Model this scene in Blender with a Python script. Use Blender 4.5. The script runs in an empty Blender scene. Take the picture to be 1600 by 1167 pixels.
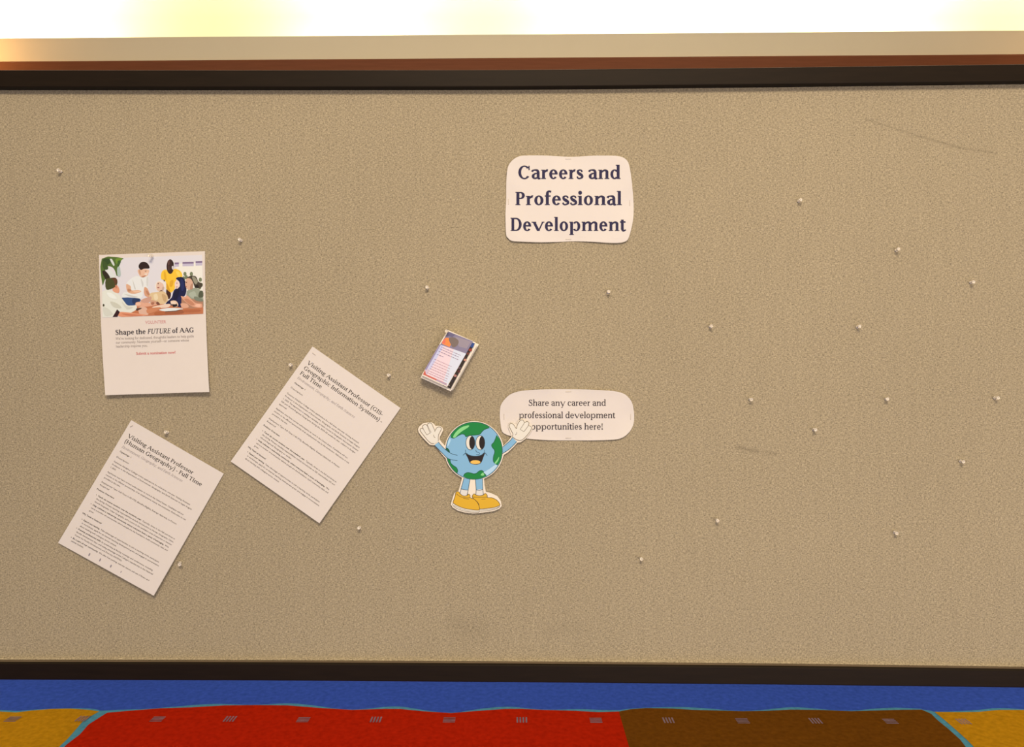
import bpy, math, random
from mathutils import Vector, Matrix

random.seed(7)
SC = bpy.context.scene
COL = SC.collection

# ------------------------------------------------------------------ camera
F_PX, CX, CY = 1190.0, 800.0, 583.5        # focal length and centre in pixels of the 1600x1167 frame
EYE = 1.50
cam_d = bpy.data.cameras.new('camera')
cam_d.sensor_fit = 'HORIZONTAL'; cam_d.sensor_width = 36.0
cam_d.lens = F_PX * 36.0 / 1600.0
cam_d.clip_start = 0.02
cam = bpy.data.objects.new('camera', cam_d); COL.objects.link(cam)
cam.location = (0, 0, EYE); cam.rotation_euler = (math.pi / 2, 0, 0)
SC.camera = cam

# ------------------------------------------------------------------ world, lights, exposure
SC.view_settings.view_transform = 'Standard'
SC.view_settings.look = 'None'
SC.view_settings.gamma = 1.0
SC.view_settings.use_curve_mapping = False
SC.view_settings.exposure = 0.0
W = bpy.data.worlds.new('room_ambience'); SC.world = W
W.use_nodes = True
wn, wl = W.node_tree.nodes, W.node_tree.links
wn.clear()
w_out = wn.new('ShaderNodeOutputWorld'); w_bg = wn.new('ShaderNodeBackground')
w_tc = wn.new('ShaderNodeTexCoord'); w_sx = wn.new('ShaderNodeSeparateXYZ'); w_rp = wn.new('ShaderNodeValToRGB')
w_mr = wn.new('ShaderNodeMapRange'); w_mr.inputs['From Min'].default_value = -1; w_mr.inputs['From Max'].default_value = 1
wl.new(w_tc.outputs['Generated'], w_sx.inputs[0]); wl.new(w_sx.outputs['Z'], w_mr.inputs['Value'])
wl.new(w_mr.outputs[0], w_rp.inputs[0]); wl.new(w_rp.outputs[0], w_bg.inputs['Color'])
wl.new(w_bg.outputs[0], w_out.inputs[0])
cr = w_rp.color_ramp
cr.elements[0].position = 0.30; cr.elements[0].color = (0.020, 0.012, 0.008, 1)
cr.elements[1].position = 0.80; cr.elements[1].color = (1.0, 0.82, 0.60, 1)
e = cr.elements.new(0.52); e.color = (0.16, 0.125, 0.09, 1)
w_bg.inputs['Strength'].default_value = 0.55


def area(name, loc, aim, sx, sy, watts, col):
    d = bpy.data.lights.new(name, 'AREA'); d.shape = 'RECTANGLE'; d.size = sx; d.size_y = sy
    d.energy = watts; d.color = col
    o = bpy.data.objects.new(name, d); COL.objects.link(o); o.location = loc
    o.rotation_euler = (Vector(aim) - Vector(loc)).to_track_quat('-Z', 'Y').to_euler()
    return o


def lamp(name, loc, watts, col, r=0.05):
    d = bpy.data.lights.new(name, 'POINT'); d.energy = watts; d.color = col; d.shadow_soft_size = r
    o = bpy.data.objects.new(name, d); COL.objects.link(o); o.location = loc
    return o


WARM = (1.0, 0.80, 0.57)
area('ceiling_panel_light', (0.15, -1.5, 3.7), (0.15, 1.5, 1.0), 1.3, 0.7, 116, WARM)
area('low_fill_light', (1.7, -2.8, 0.85), (0.5, 1.5, 0.9), 4.0, 1.2, 128, WARM)  # fill added low behind the camera to brighten the lower board
area('ceiling_panel_light', (-0.2, 2.6, 4.2), (-0.2, 3.5, 0.0), 5.5, 1.2, 78, (1.0, 0.86, 0.70))
lamp('wall_washer_light', (-3.55, 4.68, 3.58), 10.0, (1.0, 0.50, 0.15))
lamp('wall_washer_light', (3.95, 4.25, 3.60), 15.0, (1.0, 0.58, 0.26), 0.1)

# ------------------------------------------------------------------ board plane
TH = math.radians(0.94)
ORG = Vector((0, 1.52, 0))
XB = Vector((math.cos(TH), -math.sin(TH), 0)); NB = Vector((-math.sin(TH), -math.cos(TH), 0))
BM = Matrix.Translation(ORG) @ Matrix.Rotation(-TH, 4, 'Z')
EYEV = Vector((0, 0, EYE))


def B(px, py, w=0.0):
    """point of the board (local x along it, -y out of it, z up) seen at a pixel, w metres in front of the fabric"""
    d = Vector(((px - CX) / F_PX, 1.0, (CY - py) / F_PX))
    t = (w + (ORG - EYEV).dot(NB)) / d.dot(NB)
    p = EYEV + d * t
    return Vector(((p - ORG).dot(XB), -w, p.z))


def FL(px, py, z=0.0):
    t = (EYE - z) / ((py - CY) / F_PX)
    return Vector(((px - CX) / F_PX * t, t, z))


def WALL(px, py, Y):
    return Vector(((px - CX) / F_PX * Y, Y, EYE + (CY - py) / F_PX * Y))


# ------------------------------------------------------------------ colours and materials
def lin(c):
    return tuple(((v / 255.0) / 12.92 if v / 255.0 <= 0.04045 else ((v / 255.0 + 0.055) / 1.055) ** 2.4) for v in c)


LIGHT = (1.17, 0.935, 0.73)      # what a white sheet on the board sends back


def alb(r, g, b, k=1.0):
    """albedo of a surface that looks r,g,b under the warm room light"""
    return tuple(min(0.92, max(0.004, k * v / l)) for v, l in zip(lin((r, g, b)), LIGHT))


def mat(name, col=None, rough=0.7, spec=0.3, attr=None):
    m = bpy.data.materials.new(name); m.use_nodes = True
    b = m.node_tree.nodes['Principled BSDF']
    b.inputs['Roughness'].default_value = rough
    b.inputs['Specular IOR Level'].default_value = spec
    if col: b.inputs['Base Color'].default_value = (*col, 1)
    if attr:
        a = m.node_tree.nodes.new('ShaderNodeAttribute'); a.attribute_name = attr
        m.node_tree.links.new(a.outputs['Color'], b.inputs['Base Color'])
    return m


def nd(m, t, **kw):
    n = m.node_tree.nodes.new(t)
    for k, v in kw.items(): setattr(n, k, v)
    return n


def math_n(m, op, a, b=None, c=None, clamp=False):
    n = nd(m, 'ShaderNodeMath', operation=op, use_clamp=clamp)
    for i, v in enumerate((a, b, c)):
        if v is None: continue
        if isinstance(v, (int, float)): n.inputs[i].default_value = v
        else: m.node_tree.links.new(v, n.inputs[i])
    return n.outputs[0]


def noise(m, vec, scale, detail=2.0, rough=0.5, sc=None):
    L = m.node_tree.links
    if sc:
        mp = nd(m, 'ShaderNodeMapping'); mp.inputs['Scale'].default_value = sc
        L.new(vec, mp.inputs['Vector']); vec = mp.outputs[0]
    n = nd(m, 'ShaderNodeTexNoise'); n.inputs['Scale'].default_value = scale
    n.inputs['Detail'].default_value = detail; n.inputs['Roughness'].default_value = rough
    L.new(vec, n.inputs['Vector'])
    return n.outputs[0]


def speckle(m, base, scale, amt, bump=0.0, dist=0.001, sc=None):
    """multiplies the base colour by noise around one, optional bump"""
    L = m.node_tree.links; bs = m.node_tree.nodes['Principled BSDF']
    tc = nd(m, 'ShaderNodeTexCoord').outputs['Object']
    n = noise(m, tc, scale, 3.0, 0.6, sc)
    f = math_n(m, 'MULTIPLY_ADD', n, 2 * amt, 1 - amt)
    mx = nd(m, 'ShaderNodeMix', data_type='RGBA', blend_type='MULTIPLY')
    mx.inputs['Factor'].default_value = 1.0
    if base is None:
        src = [l for l in L if l.to_socket == bs.inputs['Base Color']][0].from_socket
        L.new(src, mx.inputs['A'])
    else: mx.inputs['A'].default_value = (*base, 1)
    cb = nd(m, 'ShaderNodeCombineColor')
    for i in range(3): L.new(f, cb.inputs[i])
    L.new(cb.outputs[0], mx.inputs['B']); L.new(mx.outputs['Result'], bs.inputs['Base Color'])
    if bump:
        bp = nd(m, 'ShaderNodeBump'); bp.inputs['Strength'].default_value = bump; bp.inputs['Distance'].default_value = dist
        L.new(n, bp.inputs['Height']); L.new(bp.outputs[0], bs.inputs['Normal'])
    return m


PAPER = speckle(mat('paper', rough=0.75), (0.665, 0.645, 0.645), 60, 0.02, 0.1, 0.0004)
CARD = mat('white_card', (0.76, 0.73, 0.66), 0.5)
INK = mat('printed_ink', rough=0.6, attr='ink')
GLOSSINK = mat('glossy_print', rough=0.28, spec=0.5, attr='ink')
STEEL = mat('steel_wire', (0.55, 0.53, 0.5), 0.3); STEEL.node_tree.nodes['Principled BSDF'].inputs['Metallic'].default_value = 0.9
STAPLE = mat('dull_staple', (0.50, 0.47, 0.44), 0.45); STAPLE.node_tree.nodes['Principled BSDF'].inputs['Metallic'].default_value = 0.5
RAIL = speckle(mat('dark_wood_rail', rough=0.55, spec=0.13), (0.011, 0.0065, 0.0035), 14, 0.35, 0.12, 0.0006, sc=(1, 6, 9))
LIT_EDGE = speckle(mat('rail_edge_highlight', rough=0.6, spec=0.2), (0.20, 0.155, 0.11), 6, 0.5, 0, 0, (1, 3, 3))  # paler brown painted on for rail edges catching light from above
BLACKPLASTIC = mat('black_plastic', (0.02, 0.02, 0.02), 0.5)
CLEAR = mat('clear_plastic', (1.0, 0.95, 0.86), 0.12, 0.6)
cb_ = CLEAR.node_tree.nodes['Principled BSDF']
cb_.inputs['Transmission Weight'].default_value = 0.5; cb_.inputs['IOR'].default_value = 1.47


# fabric: woven oatmeal cloth with a crease, a scuff and a smudge of its own
def fabric():
    m = mat('woven_fabric', rough=0.95, spec=0.1)
    L = m.node_tree.links; bs = m.node_tree.nodes['Principled BSDF']
    tc = nd(m, 'ShaderNodeTexCoord').outputs['Object']
    h = noise(m, tc, 1.0, 2.0, 0.6, (200, 1, 640))
    v = noise(m, tc, 1.0, 2.0, 0.6, (640, 1, 200))
    g = noise(m, tc, 520, 2.0, 0.7)
    big = noise(m, tc, 2.2, 3.0, 0.5)
    mid = noise(m, tc, 1.0, 2.0, 0.5, (60, 1, 9))
    s = math_n(m, 'ADD', math_n(m, 'MULTIPLY', h, 0.36), math_n(m, 'MULTIPLY', v, 0.30))
    s = math_n(m, 'ADD', s, math_n(m, 'MULTIPLY', g, 0.34))
    f = math_n(m, 'MULTIPLY_ADD', s, 4.2, 1 - 2.1)
    f = math_n(m, 'MULTIPLY', f, math_n(m, 'MULTIPLY_ADD', big, 0.12, 0.94))
    f = math_n(m, 'MULTIPLY', f, math_n(m, 'MULTIPLY_ADD', mid, 0.12, 0.94))
    sx = nd(m, 'ShaderNodeSeparateXYZ'); L.new(tc, sx.inputs[0]); X, Z = sx.outputs['X'], sx.outputs['Z']

    def mark(p, q, r, amt, f):
        a, b = B(*p), B(*q); dx, dz = b.x - a.x, b.z - a.z; LL = dx * dx + dz * dz
        ex, ez = math_n(m, 'SUBTRACT', X, a.x), math_n(m, 'SUBTRACT', Z, a.z)
        t = math_n(m, 'DIVIDE', math_n(m, 'ADD', math_n(m, 'MULTIPLY', ex, dx), math_n(m, 'MULTIPLY', ez, dz)), LL, clamp=True)
        ux = math_n(m, 'SUBTRACT', ex, math_n(m, 'MULTIPLY', t, dx)); uz = math_n(m, 'SUBTRACT', ez, math_n(m, 'MULTIPLY', t, dz))
        d = math_n(m, 'SQRT', math_n(m, 'ADD', math_n(m, 'MULTIPLY', ux, ux), math_n(m, 'MULTIPLY', uz, uz)))
        k = math_n(m, 'SUBTRACT', 1.0, math_n(m, 'DIVIDE', d, r), clamp=True)
        k = math_n(m, 'MULTIPLY', k, math_n(m, 'MULTIPLY_ADD', g, 1.2, 0.2))
        return math_n(m, 'MULTIPLY', f, math_n(m, 'MULTIPLY_ADD', k, -amt, 1.0))
    for p, q, r, a in [((1352, 186), (1440, 214), .0035, .22), ((1440, 214), (1500, 231), .0035, .26), ((1500, 231), (1556, 239), .0035, .24),
                       ((1152, 699), (1184, 705), .006, .28), ((1196, 707), (1212, 709), .005, .22), ((715, 975), (750, 985), .035, .10),
                       ((1010, 300), (1040, 560), .05, .03), ((860, 985), (905, 980), .02, .06)]:
        f = mark(p, q, r, a, f)
    cb = nd(m, 'ShaderNodeCombineColor')
    for i, c in enumerate(FABRIC_ALB): L.new(math_n(m, 'MULTIPLY', f, c), cb.inputs[i])
    L.new(cb.outputs[0], bs.inputs['Base Color'])
    bp = nd(m, 'ShaderNodeBump'); bp.inputs['Strength'].default_value = 0.35; bp.inputs['Distance'].default_value = 0.0012
    L.new(s, bp.inputs['Height']); L.new(bp.outputs[0], bs.inputs['Normal'])
    return m


FABRIC_ALB = (0.332, 0.291, 0.207)
FAB = fabric()


# ------------------------------------------------------------------ object helpers
def link(name, me, m, parent=None, smooth=False):
    o = bpy.data.objects.new(name, me); COL.objects.link(o)
    for mm in (m if isinstance(m, (list, tuple)) else [m]): me.materials.append(mm)
    if parent: o.parent = parent
    if smooth:
        for p in me.polygons: p.use_smooth = True
    return o


def tag(o, label=None, cat=None, group=None, kind=None):
    if label: o['label'] = label
    if cat: o['category'] = cat
    if group: o['group'] = group
    if kind: o['kind'] = kind
    return o


def on_board(name, base):
    """an Empty on the board; base in board-local coordinates"""
    o = bpy.data.objects.new(name, None); COL.objects.link(o)
    o.location = BM @ Vector(base); o.rotation_euler = (0, 0, -TH); o.empty_display_size = 0.05
    return o


class Geo:
    """faces with a colour each"""
    def __init__(s, base=(0, 0, 0)): s.v, s.f, s.c, s.base = [], [], [], Vector(base)

    def poly(s, pts, col=(1, 1, 1)):
        n = len(s.v)
        s.v += [Vector(p) - s.base for p in pts]; s.f.append(tuple(range(n, n + len(pts)))); s.c.append(col)

    def quads(s, rows, col=(1, 1, 1), close=False):
        n = len(s.v); m = len(rows[0])
        for r in rows: s.v += [Vector(p) - s.base for p in r]
        for i in range(len(rows) - 1):
            for j in range(m if close else m - 1):
                k = (j + 1) % m
                s.f.append((n + i * m + j, n + i * m + k, n + (i + 1) * m + k, n + (i + 1) * m + j)); s.c.append(col)

    def box(s, x0, x1, y0, y1, z0, z1, col=(1, 1, 1)):
        P = [(x0, y0), (x1, y0), (x1, y1), (x0, y1)]
        s.quads([[(x, y, z0) for x, y in P], [(x, y, z1) for x, y in P]], col, True)
        s.poly([(x, y, z0) for x, y in reversed(P)], col); s.poly([(x, y, z1) for x, y in P], col)

    def build(s, name, m, parent=None, smooth=False):
        me = bpy.data.meshes.new(name); me.from_pydata([tuple(v) for v in s.v], [], s.f)
        a = me.color_attributes.new('ink', 'FLOAT_COLOR', 'CORNER')
        buf = []
        for p, c in zip(me.polygons, s.c): buf += [c[0], c[1], c[2], 1.0] * p.loop_total
        a.data.foreach_set('color', buf)
        me.update()
        return link(name, me, m, parent, smooth)


def catmull(pts, n=6, closed=False):
    P = [tuple(map(float, p)) for p in pts]; N = len(P); out = []
    rng = range(N) if closed else range(N - 1)
    for i in rng:
        if closed: a, b, c, d = P[i - 1], P[i], P[(i + 1) % N], P[(i + 2) % N]
        else: a, b, c, d = P[max(i - 1, 0)], P[i], P[i + 1], P[min(i + 2, N - 1)]
        for k in range(n):
            t = k / n
            out.append(tuple(0.5 * (2 * q + (r - p) * t + (2 * p - 5 * q + 4 * r - s) * t * t + (3 * q - p - 3 * r + s) * t ** 3)
                             for p, q, r, s in zip(a, b, c, d)))
    if not closed: out.append(P[-1])
    return out


def ribbon(pts):
    """(x,y,width) polyline to quads"""
    L, R = [], []
    for i, (x, y, w) in enumerate(pts):
        a, b = pts[max(i - 1, 0)], pts[min(i + 1, len(pts) - 1)]
        dx, dy = b[0] - a[0], b[1] - a[1]; l = math.hypot(dx, dy) or 1
        L.append((x - dy / l * w / 2, y + dx / l * w / 2)); R.append((x + dy / l * w / 2, y - dx / l * w / 2))
    return [(L[i], L[i + 1], R[i + 1], R[i]) for i in range(len(L) - 1)]


def ell(cx, cy, rx, ry, a0=0, a1=360, n=28, rot=0):
    r = math.radians(rot); o = []
    for i in range(n if a1 - a0 >= 360 else n + 1):
        a = math.radians(a0 + (a1 - a0) * i / n); x, y = rx * math.cos(a), ry * math.sin(a)
        o.append((cx + x * math.cos(r) - y * math.sin(r), cy + x * math.sin(r) + y * math.cos(r)))
    return o


# ------------------------------------------------------------------ serif lettering drawn as outlines
CAP, XH, ASC, SER, EXT = 0.70, 0.50, 0.75, 0.045, 0.055
_gc = {}


def glyph(ch, S, T):
    key = (ch, S, T)
    if key in _gc: return _gc[key]
    P = []
    Rr = lambda x0, y0, x1, y1: P.append([(x0, y0), (x1, y0), (x1, y1), (x0, y1)])

    def st(x, y0, y1, b='', t=''):
        Rr(x, y0, x + S, y1)
        for side, y, ya in ((b, y0, y0 + SER), (t, y1 - SER, y1)):
            if side: Rr(x - (EXT if side in 'both left' else 0), y, x + S + (EXT if side in ('both', 'right') else 0), ya)

    def cv(*pts): P.extend(ribbon(catmull(pts, 5)))

    def ring(cx, cy, rx, ry, a0=0, a1=360, s=S, t=T, n=26):
        o = ell(cx, cy, rx, ry, a0, a1, n); i = ell(cx, cy, rx - s, ry - t, a0, a1, n)
        if a1 - a0 >= 360: o.append(o[0]); i.append(i[0])
        for k in range(len(o) - 1): P.append([o[k], o[k + 1], i[k + 1], i[k]])

    def sline(x0, y0, x1, y1, w):            # slanted stroke of horizontal width w
        P.append([(x0 - w / 2, y0), (x0 + w / 2, y0), (x1 + w / 2, y1), (x1 - w / 2, y1)])

    def arch(x, xr):                         # from stem at x to right stem centre xr
        cv((x + S * .75, .33, T), (x + S + .05, .425, T * 1.3), ((x + S + xr) / 2 + .03, .462, S * .62), (xr - .005, .40, S * .95), (xr, .30, S), (xr, .2, S))
    wide = .27 + .55 * S
    if ch == ' ': adv = .25
    elif ch in 'nhm':
        x = .09; xr = x + S + wide - S * .5
        st(x, 0, ASC if ch == 'h' else .49, 'both', 'left'); arch(x, xr); st(xr - S / 2, 0, .25, 'both'); adv = xr + S / 2 + .075
        if ch == 'm':
            x2 = xr - S / 2; xr2 = x2 + S + wide - S * .5
            arch(x2, xr2); st(xr2 - S / 2, 0, .25, 'both'); adv = xr2 + S / 2 + .075
    elif ch == 'o': rx = .20 + .32 * S; ring(.04 + rx, .25, rx, .262); adv = 2 * rx + .08
    elif ch == 'c':
        rx = .19 + .32 * S; ring(.04 + rx, .25, rx, .262, 48, 318)
        Rr(.04 + 1.58 * rx, .33, .04 + 1.58 * rx + S * .55, .46); adv = 2 * rx + .05
    elif ch == 'e':
        rx = .19 + .32 * S; ring(.04 + rx, .25, rx, .262, 0, 322); Rr(.04 + S * .6, .24, .04 + 2 * rx - .005, .24 + T); adv = 2 * rx + .075
    elif ch in 'dq':
        rx = .19 + .32 * S; ring(.04 + rx, .25, rx, .262, 40, 320); x = .04 + 2 * rx - S * .75
        st(x, 0, ASC, 'right', 'left'); adv = x + S + .075
    elif ch in 'pb':
        x = .085; rx = .19 + .32 * S; st(x, -.21, .49, 'both', 'left'); ring(x + S * .7 + rx, .25, rx, .262, -140, 140); adv = x + S * .7 + 2 * rx + .045
    elif ch == 'a':
        w = .30 + .4 * S; x = w - S * .2
        cv((.075, .385, S * .9), (.11, .445, T * 1.4), (.22, .475, T * 1.1), (x + S * .25, .445, S * .8), (x + S * .5, .34, S))
        Rr(x, .03, x + S, .36); ring(.045 + .155 + S * .25, .145, .155 + S * .25, .155, 70, 330)
        cv((.15 + S * .3, .283, T), (x + .02, .30, T)); cv((x + S * .5, .07, S * .9), (x + S * .7, .02, T * 1.4), (x + S + .055, .025, T)); adv = x + S + .06
    elif ch == 'r':
        x = .085; st(x, 0, .49, 'both', 'left')
        cv((x + S * .75, .33, T), (x + S + .03, .41, T * 1.4), (x + S + .10, .455, S * .7), (x + S + .16, .44, S * .9)); adv = x + S + .20
    elif ch == 's':
        k = 1 + S * .9
        cv(*[(x * k, y, w) for x, y, w in [(.30, .37, T * 1.3), (.27, .45, T * 1.2), (.18, .475, T * 1.1), (.095, .415, S * .75), (.12, .315, S * .9), (.20, .255, S),
             (.285, .195, S * .9), (.31, .10, S * .75), (.20, .027, T * 1.1), (.10, .045, T * 1.2), (.065, .13, T * 1.3)]]); adv = .375 * k
    elif ch == 'f':
        x = .09; st(x, 0, .60, 'both')
        cv((x + S / 2, .55, S), (x + S / 2 + .01, .66, S * .9), (x + S / 2 + .08, .73, T * 1.5), (x + S + .13, .705, S * .7)); Rr(x - .06, .445, x + S + .10, .445 + T); adv = x + S + .14
    elif ch in 'ij': x = .08; st(x, 0, .49, 'both', 'left'); P.append(ell(x + S / 2 - .005, .655, S * .58 + .012, S * .58 + .012, n=14)); adv = x + S + .075
    elif ch == 'l': x = .08; st(x, 0, ASC, 'both', 'left'); adv = x + S + .075
    elif ch == 'u':
        x = .075; xr = x + S + wide - S * .5; Rr(x, .14, x + S, .49); Rr(x - EXT, .49 - SER, x, .49)
        cv((x + S / 2, .2, S), (x + S / 2 + .01, .09, S * .9), ((x + xr) / 2, .027, T * 1.5), (xr - S * .3, .10, T * 1.2)); st(xr - S / 2, 0, .49, 'right', 'left'); adv = xr + S / 2 + .075
    elif ch in 'vy':
        h = .20 + .45 * S; x = .06 + S * .4
        sline(x, .49, x + h, 0, S * 1.08); sline(x + 2 * h - .01, .49, x + h, 0, T * 1.25)
        Rr(x - S * .6 - .04, .49 - SER, x + S * .6 + .04, .49); Rr(x + 2 * h - .085, .49 - SER, x + 2 * h + .075, .49); adv = x + 2 * h + .065
        if ch == 'y': cv((x + h + .02, .06, T * 1.3), (x + h - .05, -.10, T * 1.3), (x + h - .11, -.18, T * 1.6), (x + h - .20, -.175, S * .7))
    elif ch == 't':
        x = .08; Rr(x, .08, x + S, .60); Rr(x - .06, .445, x + S + .11, .445 + T)
        cv((x + S / 2, .12, S), (x + S / 2 + .02, .04, S * .75), (x + S * .8 + .06, .022, T * 1.4), (x + S + .13, .06, T)); adv = x + S + .13
    elif ch == 'g':
        k = .3 * S; ring(.05 + .155 + k, .335, .155 + k, .165); ring(.03 + .20 + k, -.075, .20 + k, .135, s=S * .7)
        cv((.13, .20, T), (.085, .13, T * 1.6), (.12, .075, S * .7), (.26 + k, .055, S * .6)); Rr(.28 + k, .42, .42 + 2 * k, .42 + T * 1.3); adv = .44 + 2 * k
    elif ch == '!': x = .08; P.append([(x, .70), (x + S, .70), (x + S * .68, .2), (x + S * .32, .2)]); P.append(ell(x + S / 2, .06, S * .6 + .01, S * .6 + .01, n=14)); adv = x + S + .09
    elif ch == '(': cv((.26, .80, T), (.14, .62, S * .7), (.10, .28, S * .9), (.14, -.06, S * .7), (.26, -.24, T)); adv = .30
    elif ch == ')': cv((.04, .80, T), (.16, .62, S * .7), (.20, .28, S * .9), (.16, -.06, S * .7), (.04, -.24, T)); adv = .30
    elif ch == '-': Rr(.04, .21, .28, .21 + T * 1.4); adv = .32
    elif ch == ',': P.append(ell(.12, .05, S * .55, S * .55, n=12)); cv((.14, .04, S * .6), (.13, -.06, T), (.07, -.12, T * .7)); adv = .23
    elif ch in 'CG':
        rx = .30 + .3 * S; ring(.05 + rx, .35, rx, .365, 42, 322)
        xx = .05 + rx * 1.66; Rr(xx, .47, xx + T, .70); adv = 2 * rx + .07
        if ch == 'G': Rr(xx - S * .5, .03, xx + S * .5, .30); Rr(xx - S * .5 - .08, .30 - SER, xx + S * .5 + .05, .30); adv = 2 * rx + .12
    elif ch == 'S':
        k = 1 + S * .7
        cv(*[(x * k, y, w) for x, y, w in [(.40, .56, T * 1.2), (.36, .65, T * 1.1), (.25, .68, T * 1.1), (.125, .60, S * .8), (.14, .46, S * .95), (.26, .375, S),
             (.39, .29, S * .95), (.42, .14, S * .8), (.29, .022, T * 1.1), (.14, .04, T * 1.1), (.075, .16, T * 1.2)]])
        Rr(.385 * k, .51, .385 * k + T, .69); Rr(.06 * k, .01, .06 * k + T, .2); adv = .50 * k
    elif ch in 'PRDB':
        x = .085; st(x, 0, CAP, 'both', 'left')
        if ch == 'D':
            rx = .30 + .25 * S; cx = x + S + .10; Rr(x, CAP - T, cx, CAP); Rr(x, 0, cx, T); ring(cx, .35, rx, .35, -90, 90); adv = cx + rx + .045
        else:
            rx = .19 + .3 * S; cx = x + S + .06; Rr(x, CAP - T, cx, CAP); Rr(x, .32, cx, .32 + T); ring(cx, .51, rx, .19, -90, 90); adv = cx + rx + .03
            if ch == 'R': sline(cx + .02, .34, cx + rx + .02, 0, S * 1.05); Rr(cx + rx - .03, 0, cx + rx + S * .5 + .08, SER); adv = cx + rx + S * .5 + .07
    elif ch in 'AV':
        h = .26 + .35 * S; x = .07; y0, y1 = (0, CAP) if ch == 'A' else (CAP, 0)
        w1, w2 = (T * 1.2, S * 1.08) if ch == 'A' else (S * 1.08, T * 1.2)
        sline(x, y0, x + h, y1, w1); sline(x + 2 * h, y0, x + h, y1, w2); ys = 0 if ch == 'A' else CAP - SER
        Rr(x - w1 / 2 - EXT, ys, x + w1 / 2 + EXT, ys + SER); Rr(x + 2 * h - w2 / 2 - EXT, ys, x + 2 * h + w2 / 2 + EXT, ys + SER)
        if ch == 'A': Rr(x + .1, .22, x + 2 * h - .1, .22 + T)
        adv = x + 2 * h + .07
    elif ch in 'FE':
        x = .085; w = .33 + .5 * S; st(x, 0, CAP, 'both' if ch == 'F' else 'left', 'left'); Rr(x, CAP - T, x + w, CAP); Rr(x + w - T, CAP - .17, x + w, CAP)
        Rr(x, .35, x + w * .8, .35 + T); Rr(x + w * .8 - T, .29, x + w * .8, .46); adv = x + w + .04
        if ch == 'E': Rr(x, 0, x + w + .03, T); Rr(x + w + .03 - T, 0, x + w + .03, .18); adv += .03
    elif ch == 'U':
        x = .10; xr = x + S + .33; st(x, .22, CAP, '', 'both'); Rr(xr, .2, xr + T * 1.2, CAP); Rr(xr - EXT, CAP - SER, xr + T + EXT, CAP)
        cv((x + S / 2, .25, S), (x + S * .6, .10, S * .9), ((x + xr + S) / 2, .025, T * 1.6), (xr - .02, .09, T * 1.4), (xr + T * .6, .22, T * 1.2)); adv = xr + T + .08
    elif ch == 'T':
        w = .56 + .3 * S; Rr(.03, CAP - T, .03 + w, CAP); Rr(.03, CAP - .18, .03 + T, CAP); Rr(.03 + w - T, CAP - .18, .03 + w, CAP); st(.03 + w / 2 - S / 2, 0, CAP, 'both'); adv = w + .06
    elif ch == 'I': st(.09, 0, CAP, 'both', 'both'); adv = .18 + S
    elif ch == 'H':
        x = .09; xr = x + S + .33; st(x, 0, CAP, 'both', 'both'); st(xr, 0, CAP, 'both', 'both'); Rr(x, .34, xr, .34 + T); adv = xr + S + .09
    else: adv = .3
    _gc[key] = (P, adv)
    return _gc[key]


def serif(s, S=.085, T=.045, shear=0.0):
    """polygons of a line in em units, baseline at y=0, and its width"""
    out, x = [], 0.0
    for ch in s:
        P, adv = glyph(ch, S, T)
        out += [[(x + a + shear * b, b) for a, b in p] for p in P]; x += adv
    return out, x


BOLD, REG = (.162, .068), (.115, .056)

# plain small print comes from Blender's built-in face; every line asked for once, converted in one go
_pend = {}
_lines = {}


def ask(s, bold=False): _pend[(s, bold)] = None


def sans(s, bold=False): return _lines[(s, bold)]


def set_type():
    tmp = []
    for (s, b) in _pend:
        c = bpy.data.curves.new('type', 'FONT'); c.body = s; c.resolution_u = 2; c.offset = 0.018 if b else 0.004
        o = bpy.data.objects.new('type', c); COL.objects.link(o); tmp.append(((s, b), o, c))
    dg = bpy.context.evaluated_depsgraph_get()
    for k, o, c in tmp:
        me = o.evaluated_get(dg).to_mesh()
        vs = [(v.co.x, v.co.y) for v in me.vertices]
        polys = [[vs[i] for i in p.vertices] for p in me.polygons]
        _lines[k] = (polys, max(v[0] for v in vs) if vs else 0.1)
        o.evaluated_get(dg).to_mesh_clear()
    for k, o, c in tmp: bpy.data.objects.remove(o); bpy.data.curves.remove(c)


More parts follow.
